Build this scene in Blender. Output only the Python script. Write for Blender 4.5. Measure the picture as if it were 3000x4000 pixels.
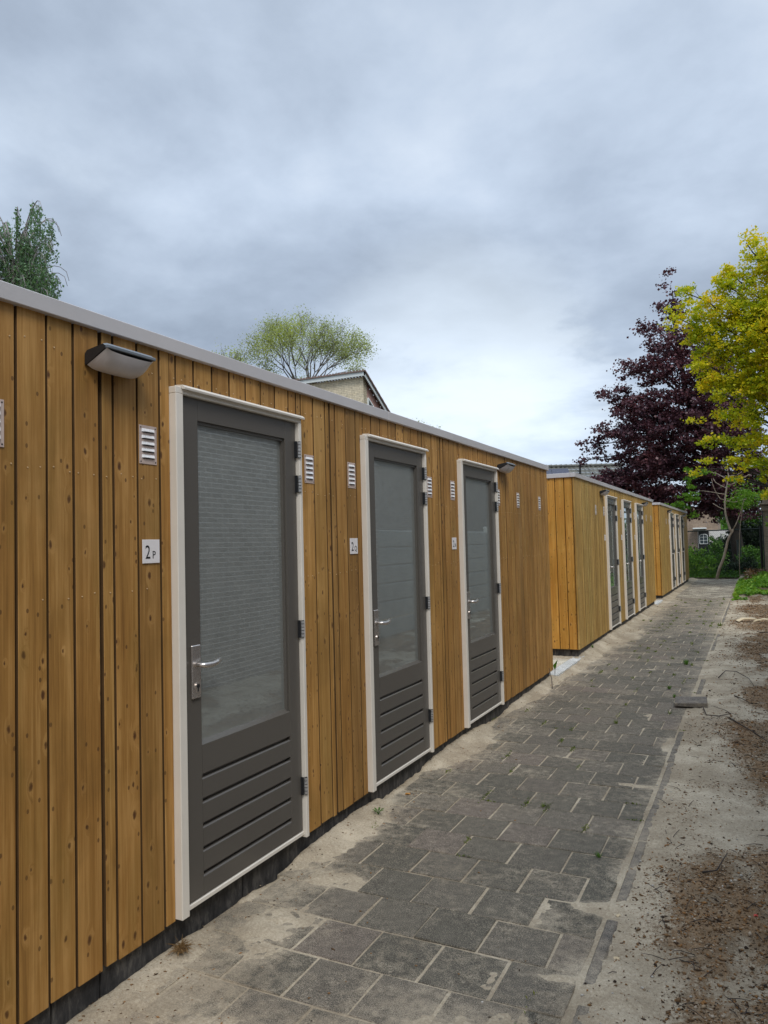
import bpy, math, random
import numpy as np
from mathutils import Vector, Matrix
R = math.radians
for o in list(bpy.data.objects): bpy.data.objects.remove(o)
scn = bpy.context.scene
col = scn.collection
# ------------------------------------------------------------------ camera
cam_d = bpy.data.cameras.new("camera"); cam = bpy.data.objects.new("camera", cam_d); col.objects.link(cam)
cam_d.sensor_fit = 'VERTICAL'; cam_d.sensor_height = 36.0; cam_d.lens = 26.46
cam_d.clip_start = 0.05; cam_d.clip_end = 1500
M = Matrix(((0.89679672, 0.04172102, 0.44047134, 2.1),
            (0.44173464, -0.02812543, -0.89670478, 0.0),
            (-0.025023, 0.99873336, -0.04365241, 1.56),
            (0, 0, 0, 1)))
cam.matrix_world = M
scn.camera = cam
# ------------------------------------------------------------------ light
SUN_EL, SUN_AZ = 50.0, 138.0            # azimuth measured clockwise from +Y
sun_dir = Vector((math.sin(R(SUN_AZ)) * math.cos(R(SUN_EL)), math.cos(R(SUN_AZ)) * math.cos(R(SUN_EL)), math.sin(R(SUN_EL))))
sd = bpy.data.lights.new("sun", 'SUN'); sd.energy = 1.2; sd.angle = R(22); sd.color = (1.0, 0.96, 0.9)
so = bpy.data.objects.new("sun", sd); col.objects.link(so)
so.rotation_euler = sun_dir.to_track_quat('Z', 'Y').to_euler()
scn.view_settings.view_transform = 'Standard'
scn.view_settings.look = 'None'
scn.view_settings.exposure = 0.62
scn.view_settings.gamma = 1.0
# ------------------------------------------------------------------ node helpers
class NT:
    def __init__(s, tree): s.t = tree; s.n = tree.nodes; s.l = tree.links
    def node(s, typ, **kw):
        nd = s.n.new(typ)
        for k, v in kw.items():
            if k.startswith('_'): setattr(nd, k[1:], v)
        return nd
    def link(s, a, b): s.l.new(a, b)
    def put(s, sock, v):
        if isinstance(v, bpy.types.NodeSocket): s.l.new(v, sock)
        elif isinstance(v, (tuple, list)) and len(v) == 3 and sock.type == 'RGBA': sock.default_value = (*v, 1)
        else: sock.default_value = v
    def math(s, op, a, b=0.0, c=None, clamp=False):
        nd = s.n.new('ShaderNodeMath'); nd.operation = op; nd.use_clamp = clamp
        s.put(nd.inputs[0], a); s.put(nd.inputs[1], b)
        if c is not None: s.put(nd.inputs[2], c)
        return nd.outputs[0]
    def mix(s, f, a, b, blend='MIX'):
        nd = s.n.new('ShaderNodeMix'); nd.data_type = 'RGBA'; nd.blend_type = blend
        s.put(nd.inputs[0], f); s.put(nd.inputs[6], a); s.put(nd.inputs[7], b)
        return nd.outputs[2]
    def ramp(s, f, stops, interp='LINEAR'):
        nd = s.n.new('ShaderNodeValToRGB'); nd.color_ramp.interpolation = interp
        el = nd.color_ramp.elements
        while len(el) < len(stops): el.new(0.5)
        for e, (p, c) in zip(el, stops):
            e.position = p; e.color = (*c, 1) if isinstance(c, (tuple, list)) else (c, c, c, 1)
        s.put(nd.inputs[0], f); return nd.outputs[0]
    def maprange(s, v, a, b, c=0.0, d=1.0, smooth=False):
        nd = s.n.new('ShaderNodeMapRange'); nd.clamp = True
        if smooth: nd.interpolation_type = 'SMOOTHSTEP'
        s.put(nd.inputs[0], v); nd.inputs[1].default_value = a; nd.inputs[2].default_value = b
        nd.inputs[3].default_value = c; nd.inputs[4].default_value = d
        return nd.outputs[0]
    def noise(s, vec, scale=5, detail=4, rough=0.5, dist=0.0):
        nd = s.n.new('ShaderNodeTexNoise'); s.put(nd.inputs['Vector'], vec)
        nd.inputs['Scale'].default_value = scale; nd.inputs['Detail'].default_value = detail
        nd.inputs['Roughness'].default_value = rough; nd.inputs['Distortion'].default_value = dist
        return nd.outputs[0]
    def vmul(s, v, k):
        nd = s.n.new('ShaderNodeVectorMath'); nd.operation = 'MULTIPLY'; s.put(nd.inputs[0], v); s.put(nd.inputs[1], k)
        return nd.outputs[0]
    def vadd(s, v, k):
        nd = s.n.new('ShaderNodeVectorMath'); nd.operation = 'ADD'; s.put(nd.inputs[0], v); s.put(nd.inputs[1], k)
        return nd.outputs[0]
    def comb(s, x, y, z):
        nd = s.n.new('ShaderNodeCombineXYZ'); s.put(nd.inputs[0], x); s.put(nd.inputs[1], y); s.put(nd.inputs[2], z)
        return nd.outputs[0]
    def sep(s, v):
        nd = s.n.new('ShaderNodeSeparateXYZ'); s.put(nd.inputs[0], v); return nd.outputs
    def bump(s, h, strength=0.3, dist=0.01):
        nd = s.n.new('ShaderNodeBump'); s.put(nd.inputs['Height'], h)
        nd.inputs['Strength'].default_value = strength; nd.inputs['Distance'].default_value = dist
        return nd.outputs[0]
# ------------------------------------------------------------------ world
w = bpy.data.worlds.new("World"); scn.world = w; w.use_nodes = True
t = NT(w.node_tree); t.n.clear()
out = t.n.new('ShaderNodeOutputWorld')
sky = t.n.new('ShaderNodeTexSky'); sky.sky_type = 'NISHITA'; sky.sun_disc = False
sky.sun_elevation = R(SUN_EL); sky.sun_rotation = R(SUN_AZ)
bg1 = t.n.new('ShaderNodeBackground'); t.link(sky.outputs[0], bg1.inputs[0]); bg1.inputs[1].default_value = 0.12
tc = t.n.new('ShaderNodeTexCoord'); dv = tc.outputs['Generated']
sx, sy, sz = t.sep(dv)
zc = t.math('MAXIMUM', sz, 0.0)
den = t.math('ADD', zc, 0.22)
pv = t.comb(t.math('DIVIDE', sx, den), t.math('DIVIDE', sy, den), 0.35)
n1 = t.noise(pv, 1.15, 8, 0.52, 0.15)
n2 = t.noise(t.vadd(pv, (7.3, 2.1, 0)), 0.5, 3, 0.5, 0.2)
n3 = t.noise(t.vadd(pv, (1.3, 9.1, 3)), 4.2, 7, 0.6, 0.2)
cl = t.math('ADD', t.math('ADD', t.math('MULTIPLY', n1, 0.54), t.math('MULTIPLY', n2, 0.36)), t.math('MULTIPLY', n3, 0.10))
ccol = t.ramp(cl, [(0.41, (0.225, 0.268, 0.335)), (0.475, (0.305, 0.362, 0.446)), (0.53, (0.390, 0.456, 0.550)), (0.61, (0.53, 0.59, 0.67))])
gain = t.ramp(zc, [(0.0, 1.15), (0.11, 1.22), (0.2, 1.12), (0.29, 0.95), (0.42, 1.04), (0.62, 0.93), (0.8, 1.7), (1.0, 2.6)])
# a brighter break low in the cloud, down the lane
def blob(dirv, lo, hi, amt):
    nd = t.n.new('ShaderNodeVectorMath'); nd.operation = 'DOT_PRODUCT'; t.link(dv, nd.inputs[0]); nd.inputs[1].default_value = Vector(dirv).normalized()
    return t.math('MULTIPLY', t.maprange(nd.outputs['Value'], lo, hi, 0, amt, True), t.maprange(t.noise(pv, 1.5, 7, 0.58, 0.25), 0.42, 0.58, 0.12, 1.0, True))
b = blob((-0.335, 0.922, 0.196), 0.972, 0.999, 0.46)
b2 = blob((-0.22, 0.97, 0.09), 0.972, 0.999, 0.32)
b3 = blob((-0.80, 0.56, 0.30), 0.96, 0.999, 0.28)
white = t.math('MINIMUM', t.math('ADD', t.math('ADD', b, b2), b3), 1.0)
c2 = t.mix(1.0, ccol, gain, 'MULTIPLY')
c3 = t.mix(white, c2, (0.64, 0.71, 0.77))
bg2 = t.n.new('ShaderNodeBackground'); t.link(c3, bg2.inputs[0]); bg2.inputs[1].default_value = 1.0
mx = t.n.new('ShaderNodeMixShader'); mx.inputs[0].default_value = 0.93
t.link(bg1.outputs[0], mx.inputs[1]); t.link(bg2.outputs[0], mx.inputs[2]); t.link(mx.outputs[0], out.inputs[0])
# ------------------------------------------------------------------ materials
def mat(name):
    m = bpy.data.materials.new(name); m.use_nodes = True
    t = NT(m.node_tree); p = m.node_tree.nodes['Principled BSDF']
    return m, t, p
def objco(t): return t.n.new('ShaderNodeTexCoord').outputs['Object']
def island(t): return t.n.new('ShaderNodeNewGeometry').outputs['Random Per Island']
def wpos(t): return t.n.new('ShaderNodeNewGeometry').outputs['Position']

def wood_mat(name, dark, mid, light, end=False, tint=0.0):
    """vertical softwood boards; 'a' is the axis across the boards"""
    m, t, p = mat(name)
    x, y, z = t.sep(objco(t)); a = x if end else y
    isl = island(t)
    oi = t.n.new('ShaderNodeObjectInfo').outputs['Random']
    seed = t.math('ADD', t.math('MULTIPLY', isl, 37.0), t.math('MULTIPLY', oi, 11.0))
    # knots first so the grain can bend round them
    kv = t.comb(t.math('MULTIPLY', a, 13.0), t.math('ADD', t.math('MULTIPLY', z, 7.0), seed), seed)
    vo = t.n.new('ShaderNodeTexVoronoi'); vo.voronoi_dimensions = '2D'; vo.inputs['Scale'].default_value = 1.0
    nv_ = t.n.new('ShaderNodeTexNoise'); nv_.inputs['Scale'].default_value = 1.0; t.link(t.comb(t.math('MULTIPLY', a, 60.0), t.math('MULTIPLY', z, 60.0), seed), nv_.inputs['Vector'])
    t.link(t.vadd(kv, t.vmul(nv_.outputs['Color'], (0.10, 0.10, 0.0))), vo.inputs['Vector']); vo.inputs['Randomness'].default_value = 0.9
    kd = vo.outputs['Distance']; kr, kg, kb = t.sep(vo.outputs['Color'])
    size = t.math('ADD', t.math('MULTIPLY', t.math('POWER', kg, 2.5), 0.10), 0.050)
    gate = t.math('GREATER_THAN', kr, 0.50)
    knot = t.math('MULTIPLY', t.math('SUBTRACT', 1.0, t.math('SMOOTH_MIN', t.math('POWER', t.math('DIVIDE', kd, size), 3.0), 1.0, 0.1), clamp=True), gate)
    halo = t.math('MULTIPLY', t.math('SUBTRACT', 1.0, t.math('DIVIDE', kd, t.math('MULTIPLY', size, 3.2)), clamp=True), gate)
    # small pin knots
    kv2 = t.comb(t.math('MULTIPLY', a, 21.0), t.math('ADD', t.math('MULTIPLY', z, 13.0), seed), 0.0)
    vo2 = t.n.new('ShaderNodeTexVoronoi'); vo2.voronoi_dimensions = '2D'; vo2.inputs['Scale'].default_value = 1.0
    t.link(kv2, vo2.inputs['Vector']); r2, g2, b2_ = t.sep(vo2.outputs['Color'])
    pin = t.math('MULTIPLY', t.math('LESS_THAN', vo2.outputs['Distance'], 0.10), t.math('GREATER_THAN', r2, 0.80))
    warp = t.math('MULTIPLY', halo, 0.30)
    gv = t.comb(t.math('ADD', t.math('MULTIPLY', a, 46.0), t.math('MULTIPLY', warp, 6.0)), t.math('ADD', t.math('MULTIPLY', z, 1.1), seed), seed)
    g1 = t.noise(gv, 1.0, 5, 0.62, 0.35)
    gv2 = t.comb(t.math('MULTIPLY', a, 210.0), t.math('MULTIPLY', z, 3.5), seed)
    g2n = t.noise(gv2, 1.0, 3, 0.6, 0.1)
    blot = t.noise(t.comb(t.math('MULTIPLY', a, 6.0), t.math('MULTIPLY', z, 1.6), seed), 1.0, 4, 0.6, 0.4)
    g = t.math('ADD', t.math('ADD', t.math('MULTIPLY', g1, 0.46), t.math('MULTIPLY', g2n, 0.24)), t.math('MULTIPLY', blot, 0.30))
    c = t.ramp(g, [(0.36, dark), (0.49, mid), (0.63, light)])
    # every board its own shade
    c = t.mix(1.0, c, t.ramp(isl, [(0, (0.78, 0.79, 0.84)), (0.25, (1.0, 0.99, 0.97)), (0.5, (0.88, 0.84, 0.78)), (0.75, (1.14, 1.12, 1.10)), (1, (0.92, 0.98, 0.98))]), 'MULTIPLY')
    c = t.mix(t.math('MULTIPLY', halo, 0.30), c, light)
    c = t.mix(t.math('MULTIPLY', knot, 0.92), c, (0.060, 0.016, 0.005))
    c = t.mix(t.math('MULTIPLY', pin, 0.7), c, (0.07, 0.028, 0.01))
    c = t.mix(t.maprange(t.noise(t.comb(t.math('MULTIPLY', a, 2.0), t.math('MULTIPLY', z, 2.5), 0.0), 1.0, 5, 0.6, 0.6), 0.46, 0.72, 0, 0.38), c, (dark[0] * 0.85, dark[1] * 0.98, dark[2] * 1.1))
    # green tinge left by the impregnation
    gt = t.noise(t.comb(t.math('MULTIPLY', a, 9.0), t.math('MULTIPLY', z, 2.2), seed), 1.0, 3, 0.5, 0.0)
    c = t.mix(t.maprange(gt, 0.5, 0.72, 0, 0.35), c, (dark[0] * 0.92, dark[1] * 1.22, dark[2] * 1.1))
    t.put(p.inputs['Base Color'], c); p.inputs['Roughness'].default_value = 0.62
    p.inputs['Specular IOR Level'].default_value = 0.35
    t.put(p.inputs['Normal'], t.bump(t.math('SUBTRACT', g, t.math('MULTIPLY', knot, 0.3)), 0.35, 0.004))
    return m
M_WOOD1 = wood_mat("weathered_brown_boards", (0.220, 0.103, 0.022), (0.362, 0.184, 0.045), (0.530, 0.300, 0.098))
M_WOOD2 = wood_mat("honey_boards", (0.28, 0.155, 0.036), (0.44, 0.265, 0.070), (0.62, 0.41, 0.140))
M_WOODE = wood_mat("orange_end_boards", (0.36, 0.155, 0.022), (0.52, 0.25, 0.042), (0.66, 0.37, 0.090), end=True)

def simple(name, color, rough=0.5, metal=0.0, var=0.08, scale=8.0, bump=0.0, spec=0.5):
    m, t, p = mat(name)
    o = objco(t); n = t.noise(o, scale, 5, 0.6)
    rv = 0.06 if var > 0.03 else 0.0
    lo = tuple(c * (1 - var) for c in color); hi = tuple(min(1, c * (1 + var)) for c in color)
    t.put(p.inputs['Base Color'], t.ramp(n, [(0.3, lo), (0.7, hi)]))
    t.put(p.inputs['Roughness'], t.maprange(n, 0.3, 0.7, max(0.02, rough - rv), rough + rv))
    p.inputs['Metallic'].default_value = metal; p.inputs['Specular IOR Level'].default_value = spec
    if bump: t.put(p.inputs['Normal'], t.bump(t.noise(o, scale * 12, 3, 0.6), bump, 0.002))
    return m
M_PAINT = simple("grey_brown_paint", (0.098, 0.088, 0.076), 0.27, var=0.02, scale=1)
M_CREAM = simple("cream_paint", (0.74, 0.685, 0.60), 0.42, var=0.05, scale=4, bump=0.05)
M_ALU = simple("anodised_aluminium", (0.55, 0.52, 0.51), 0.45, metal=0.15, var=0.05, scale=2)
M_VENT = simple("pinkish_aluminium", (0.66, 0.52, 0.45), 0.40, metal=0.25, var=0.07, scale=14)
M_LOUVRE = simple("pressed_louvre_aluminium", (0.88, 0.87, 0.86), 0.30, metal=0.35, var=0.04, scale=20)
M_STEEL = simple("satin_steel", (0.62, 0.57, 0.53), 0.27, metal=0.9, var=0.05, scale=14)
M_HINGE = simple("zinc_hinge", (0.62, 0.61, 0.60), 0.33, metal=0.7, var=0.1, scale=40)
M_BLACK = simple("black_plastic", (0.017, 0.018, 0.02), 0.38, var=0.1, scale=20)
M_EDGE_SHADE = simple('groove_shade_board_edge', (0.105, 0.055, 0.018), 0.8, var=0.2)  # shade inside the grooves painted onto the board side faces
M_LATH = simple('groove_shade_lath', (0.050, 0.028, 0.012), 0.8)  # brown lath, with the shadow in the gaps put into its colour
M_DARK = simple("dark_void", (0.012, 0.011, 0.01), 0.9)
M_LID = simple('sky_sheen_lamp_lid', (0.15, 0.17, 0.19), 0.25, var=0.02)  # sky sheen on the black lamp's lid and lip, painted as grey
M_SIGN = simple("white_enamel", (0.80, 0.76, 0.75), 0.3, var=0.02, scale=20)
M_INK = simple("black_lettering", (0.012, 0.012, 0.013), 0.4, var=0.02)
M_SCREW = simple("bright_nail", (0.70, 0.52, 0.30), 0.40, metal=0.3, var=0.05)
def diffuser_mat():
    m, t, p = mat("opal_diffuser")
    x, y, z = t.sep(objco(t))
    wv = t.math('SINE', t.math('MULTIPLY', y, 1300.0))
    t.put(p.inputs['Base Color'], t.ramp(t.noise(objco(t), 9, 4), [(0.3, (0.52, 0.48, 0.47)), (0.7, (0.64, 0.60, 0.59))]))
    p.inputs['Roughness'].default_value = 0.3; p.inputs['Subsurface Weight'].default_value = 0.0
    p.inputs['Transmission Weight'].default_value = 0.0
    t.put(p.inputs['Normal'], t.bump(wv, 0.25, 0.0006))
    return m
M_DIFF = diffuser_mat()
def glass_mat():
    m, t, p = mat("obscured_door_glass")
    o = objco(t)
    n = t.noise(o, 5, 3, 0.5)
    t.put(p.inputs['Base Color'], t.ramp(n, [(0.3, (0.185, 0.192, 0.180)), (0.7, (0.212, 0.220, 0.206))]))
    p.inputs['Roughness'].default_value = 0.5; p.inputs['Specular IOR Level'].default_value = 0.2
    g = t.n.new('ShaderNodeBsdfGlossy'); g.inputs['Roughness'].default_value = 0.012; g.inputs['Color'].default_value = (0.88, 0.95, 0.94, 1)
    t.put(g.inputs['Normal'], t.bump(t.noise(o, 5, 2, 0.5), 0.02, 0.003))
    lw = t.n.new('ShaderNodeFresnel'); lw.inputs['IOR'].default_value = 1.9
    f = t.math('ADD', t.math('MULTIPLY', lw.outputs[0], 1.2), 0.12, clamp=True)
    ms = t.n.new('ShaderNodeMixShader'); t.put(ms.inputs[0], f); t.link(p.outputs[0], ms.inputs[1]); t.link(g.outputs[0], ms.inputs[2])
    t.link(ms.outputs[0], t.n['Material Output'].inputs[0])
    return m
M_GLASS = glass_mat()
def plinth_mat():
    m, t, p = mat("tarred_concrete_plinth")
    o = objco(t); n = t.noise(t.vmul(o, (1, 1, 0.35)), 26, 6, 0.7, 0.4); n2 = t.noise(o, 4, 4, 0.6)
    c = t.ramp(n, [(0.33, (0.016, 0.016, 0.017)), (0.50, (0.052, 0.050, 0.050)), (0.70, (0.150, 0.140, 0.126))])
    c = t.mix(t.maprange(n2, 0.45, 0.7, 0, 0.5), c, (0.012, 0.012, 0.013))
    t.put(p.inputs['Base Color'], c); p.inputs['Roughness'].default_value = 0.75
    t.put(p.inputs['Normal'], t.bump(n, 0.6, 0.01))
    return m
M_PLINTH = plinth_mat()
SAND_D, SAND_M, SAND_L = (0.275, 0.223, 0.155), (0.405, 0.339, 0.245), (0.56, 0.485, 0.365)
def sand_nodes(t, pos):
    n = t.noise(pos, 2.2, 6, 0.6, 0.2); f = t.noise(pos, 90, 4, 0.7); f2 = t.noise(pos, 420, 2, 0.6)
    s = t.math('ADD', t.math('ADD', t.math('MULTIPLY', n, 0.45), t.math('MULTIPLY', f, 0.30)), t.math('MULTIPLY', f2, 0.25))
    c = t.ramp(s, [(0.41, SAND_D), (0.5, SAND_M), (0.585, SAND_L)])
    c = t.mix(t.maprange(t.noise(pos, 7.5, 5, 0.65, 0.3), 0.42, 0.66, 0, 0.25), c, (0.24, 0.195, 0.140))
    return c, s
def ground_mat():
    m, t, p = mat("sandy_soil")
    pos = wpos(t)
    c, s = sand_nodes(t, pos)
    at = t.n.new('ShaderNodeAttribute'); at.attribute_name = 'litter'; lit = at.outputs['Fac']
    n = t.noise(pos, 14, 7, 0.72, 0.5); n2 = t.noise(pos, 60, 5, 0.7, 0.3); n3 = t.noise(pos, 3.0, 4, 0.6)
    k = t.math('ADD', t.math('MULTIPLY', lit, 0.92), t.math('ADD', t.math('MULTIPLY', t.math('SUBTRACT', n, 0.5), 1.6), t.math('MULTIPLY', t.math('SUBTRACT', n2, 0.5), 1.5)))
    msk = t.maprange(k, 0.42, 0.85, 0, 1, True)
    bro = t.ramp(t.noise(pos, 33, 6, 0.75, 0.4), [(0.3, (0.075, 0.040, 0.018)), (0.45, (0.170, 0.095, 0.042)), (0.58, (0.28, 0.168, 0.082)), (0.72, (0.40, 0.29, 0.17))])
    bro = t.mix(t.maprange(n3, 0.48, 0.66, 0, 0.6), bro, t.ramp(n2, [(0.35, (0.10, 0.045, 0.018)), (0.6, (0.26, 0.125, 0.045))]))
    bro = t.mix(t.maprange(t.noise(pos, 5.5, 4, 0.6), 0.5, 0.66, 0, 0.7), bro, t.ramp(n2, [(0.35, (0.075, 0.066, 0.046)), (0.62, (0.20, 0.175, 0.125))]))
    c = t.mix(t.math('MULTIPLY', msk, 0.85), c, bro)
    # damp grey earth where litter is thick
    c = t.mix(t.maprange(lit, 0.3, 1.0, 0, 0.35), c, (0.22, 0.155, 0.095))
    at2 = t.n.new('ShaderNodeAttribute'); at2.attribute_name = 'soil'
    c = t.mix(at2.outputs['Fac'], c, t.ramp(n, [(0.35, (0.030, 0.028, 0.014)), (0.65, (0.085, 0.070, 0.040))]))
    t.put(p.inputs['Base Color'], c); p.inputs['Roughness'].default_value = 0.92; p.inputs['Specular IOR Level'].default_value = 0.15
    h = t.math('ADD', s, t.math('MULTIPLY', t.math('MULTIPLY', msk, n2), 1.2))
    t.put(p.inputs['Normal'], t.bump(h, 0.55, 0.012))
    return m
M_GROUND = ground_mat()
def paver_mat(name, cols, dust=0.5, speck=1.0):
    m, t, p = mat(name)
    pos = wpos(t); isl = island(t)
    fine = t.noise(pos, 260, 3, 0.7); mid = t.noise(pos, 22, 5, 0.65, 0.2); big = t.noise(pos, 2.6, 5, 0.65, 0.5)
    at = t.n.new('ShaderNodeAttribute'); at.attribute_name = 'tone'
    c = t.ramp(at.outputs['Fac'], [(i / (len(cols) - 1), cc) for i, cc in enumerate(cols)])
    c = t.mix(1.0, c, t.ramp(fine, [(0.3, 0.38), (0.5, 1.0), (0.66, 2.4)]), 'MULTIPLY')
    c = t.mix(1.0, c, t.ramp(mid, [(0.3, 0.80), (0.7, 1.25)]), 'MULTIPLY')
    # blown sand lying on the stones, with its own drifting outline
    x, y, z = t.sep(pos)
    at2 = t.n.new('ShaderNodeAttribute'); at2.attribute_name = 'dust'
    d = t.math('ADD', t.math('ADD', t.math('MULTIPLY', t.math('SUBTRACT', big, 0.5), 1.5), t.math('MULTIPLY', t.math('SUBTRACT', mid, 0.5), 1.6)), t.math('ADD', at2.outputs['Fac'], t.math('MULTIPLY', t.math('SUBTRACT', fine, 0.5), 1.5)))
    dm = t.maprange(d, 0.30, 1.05, 0.0, 0.88 * dust + 0.12)
    sc, s = sand_nodes(t, pos)
    c = t.mix(dm, c, sc)
    ws = t.n.new('ShaderNodeTexVoronoi'); ws.inputs['Scale'].default_value = 9.0; t.link(pos, ws.inputs['Vector'])
    wr = t.sep(ws.outputs['Color'])[0]
    c = t.mix(t.math('MULTIPLY', t.math('LESS_THAN', ws.outputs['Distance'], 0.04), t.math('GREATER_THAN', wr, 0.72)), c, (0.55, 0.53, 0.5))
    t.put(p.inputs['Base Color'], c); p.inputs['Roughness'].default_value = 0.85; p.inputs['Specular IOR Level'].default_value = 0.25
    t.put(p.inputs['Normal'], t.bump(t.math('ADD', t.math('MULTIPLY', fine, 0.5), mid), 0.5, 0.004))
    return m
M_PAVER = paver_mat("grey_concrete_pavers", [(0.094, 0.085, 0.067), (0.118, 0.105, 0.082), (0.142, 0.123, 0.097), (0.102, 0.093, 0.073), (0.150, 0.124, 0.100)], 0.8)
M_PAVER2 = paver_mat("mixed_block_pavers", [(0.11, 0.090, 0.073), (0.21, 0.185, 0.145), (0.31, 0.28, 0.22), (0.14, 0.115, 0.092), (0.40, 0.36, 0.28)], 0.35)
M_PAVER3 = paver_mat("pale_tiles", [(0.40, 0.37, 0.29), (0.48, 0.44, 0.35), (0.52, 0.49, 0.40)], 0.2)
M_PAVER4 = paver_mat("grey_white_border_tiles", [(0.42, 0.43, 0.41), (0.50, 0.51, 0.49)], 0.05)
M_KERB = paver_mat("rough_kerb_stone", [(0.085, 0.078, 0.068), (0.125, 0.112, 0.098)], 0.5)

def brick_mat(name, c1, c2, mortar, bw=0.19, bh=0.0563, axis='y'):
    m, t, p = mat(name)
    x, y, z = t.sep(wpos(t))
    v = t.comb(y if axis == 'y' else x, z, 0.0)
    br = t.n.new('ShaderNodeTexBrick'); t.link(v, br.inputs['Vector'])
    br.inputs['Scale'].default_value = 1.0; br.inputs['Brick Width'].default_value = bw; br.inputs['Row Height'].default_value = bh
    br.inputs['Mortar Size'].default_value = 0.0055; br.inputs['Mortar Smooth'].default_value = 0.3; br.inputs['Bias'].default_value = 0.0
    br.inputs['Color1'].default_value = (*c1, 1); br.inputs['Color2'].default_value = (*c2, 1); br.inputs['Mortar'].default_value = (*mortar, 1)
    c = t.mix(1.0, br.outputs['Color'], t.ramp(t.noise(wpos(t), 9, 6, 0.65), [(0.3, 0.78), (0.7, 1.22)]), 'MULTIPLY')
    t.put(p.inputs['Base Color'], c); p.inputs['Roughness'].default_value = 0.85
    t.put(p.inputs['Normal'], t.bump(t.math('SUBTRACT', 1.0, br.outputs['Fac']), 0.6, 0.006))
    return m
M_BRICK_G = brick_mat("grey_brown_brick", (0.20, 0.18, 0.16), (0.34, 0.31, 0.28), (0.80, 0.77, 0.72))
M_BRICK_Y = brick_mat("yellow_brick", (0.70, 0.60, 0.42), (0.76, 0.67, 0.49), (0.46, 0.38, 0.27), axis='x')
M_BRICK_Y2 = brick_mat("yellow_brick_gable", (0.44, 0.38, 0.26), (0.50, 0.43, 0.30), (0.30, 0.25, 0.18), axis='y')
M_BRICK_B = brick_mat("brown_house_brick", (0.27, 0.195, 0.135), (0.34, 0.245, 0.17), (0.36, 0.31, 0.26), 0.3, 0.085, axis='x')
def tile_mat(name, c1, c2, sx=4.0, sz=3.5):
    m, t, p = mat(name)
    n = t.noise(wpos(t), 3, 5, 0.7)
    t.put(p.inputs['Base Color'], t.ramp(n, [(0.3, c1), (0.7, c2)])); p.inputs['Roughness'].default_value = 0.7
    return m
M_RTILE = tile_mat("grey_roof_tiles", (0.085, 0.085, 0.075), (0.17, 0.17, 0.145))
M_RTILE2 = tile_mat("brown_roof_tiles", (0.17, 0.115, 0.095), (0.28, 0.19, 0.16))
M_SOLAR = simple("solar_panel_glass", (0.055, 0.06, 0.09), 0.25, var=0.05)
M_WHITE = simple("white_trim", (0.72, 0.76, 0.74), 0.5, var=0.04)
M_PINK = simple("pink_panel", (0.50, 0.30, 0.25), 0.6, var=0.05)
M_WGLASS = simple("dark_window_glass", (0.05, 0.07, 0.08), 0.08, var=0.1)
M_RENDERW = simple("white_render", (0.66, 0.64, 0.60), 0.8, var=0.08)
M_CONC = simple("grey_concrete_panel", (0.36, 0.38, 0.36), 0.85, var=0.12, scale=5, bump=0.2)
M_GWOOD = simple("grey_weathered_planks", (0.27, 0.225, 0.18), 0.85, var=0.25, scale=9, bump=0.3)
M_FENCE = simple("dark_green_metal", (0.012, 0.022, 0.018), 0.5, var=0.1)
M_FENCEP = simple("black_post_paint", (0.010, 0.011, 0.011), 0.5, var=0.1)
def bark_mat(name, a, b, sc=12):
    m, t, p = mat(name)
    n = t.noise(t.vmul(objco(t), (1, 1, 0.35)), sc, 6, 0.7, 0.3)
    t.put(p.inputs['Base Color'], t.ramp(n, [(0.3, a), (0.7, b)])); p.inputs['Roughness'].default_value = 0.85
    t.put(p.inputs['Normal'], t.bump(n, 0.5, 0.02))
    return m
M_BARK_PALE = bark_mat("pale_smooth_bark", (0.26, 0.20, 0.145), (0.48, 0.40, 0.31))
M_BARK_GREY = bark_mat("grey_bark", (0.10, 0.09, 0.08), (0.20, 0.18, 0.16))
M_BARK_DARK = bark_mat("dark_bark", (0.020, 0.017, 0.014), (0.055, 0.045, 0.036))
M_BIRCH = bark_mat("birch_bark", (0.09, 0.08, 0.08), (0.50, 0.46, 0.44), 5)
def leaf_mat(name, stops, trans=0.35, cl_scale=0.9, rough=0.5, tcol=None):
    m, t, p = mat(name)
    isl = island(t); n = t.noise(objco(t), cl_scale, 3, 0.6)
    f = t.math('ADD', t.math('MULTIPLY', isl, 0.45), t.math('MULTIPLY', t.maprange(n, 0.3, 0.7), 0.55))
    c = t.ramp(f, stops)
    t.put(p.inputs['Base Color'], c); p.inputs['Roughness'].default_value = rough; p.inputs['Specular IOR Level'].default_value = 0.3
    tr = t.n.new('ShaderNodeBsdfTranslucent'); t.put(tr.inputs[0], t.mix(1.0, c, tcol or (1.35, 1.3, 0.8), 'MULTIPLY'))
    ms = t.n.new('ShaderNodeMixShader'); ms.inputs[0].default_value = trans
    t.link(p.outputs[0], ms.inputs[1]); t.link(tr.outputs[0], ms.inputs[2]); t.link(ms.outputs[0], t.n['Material Output'].inputs[0])
    return m
L_GOLD = leaf_mat("golden_leaves", [(0.08, (0.20, 0.30, 0.014)), (0.35, (0.40, 0.47, 0.020)), (0.64, (0.70, 0.62, 0.028)), (0.97, (0.82, 0.55, 0.028))], 0.5, 1.3)
L_PURPLE = leaf_mat("copper_maple_leaves", [(0.1, (0.046, 0.025, 0.036)), (0.5, (0.112, 0.050, 0.062)), (0.8, (0.180, 0.072, 0.076)), (1, (0.26, 0.13, 0.125))], 0.18, 0.7, 0.38, (1.2, 0.8, 0.8))
L_BIRCH = leaf_mat("birch_leaves", [(0.1, (0.08, 0.155, 0.075)), (0.6, (0.14, 0.25, 0.12)), (1, (0.24, 0.37, 0.20))], 0.35, 1.4)
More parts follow.
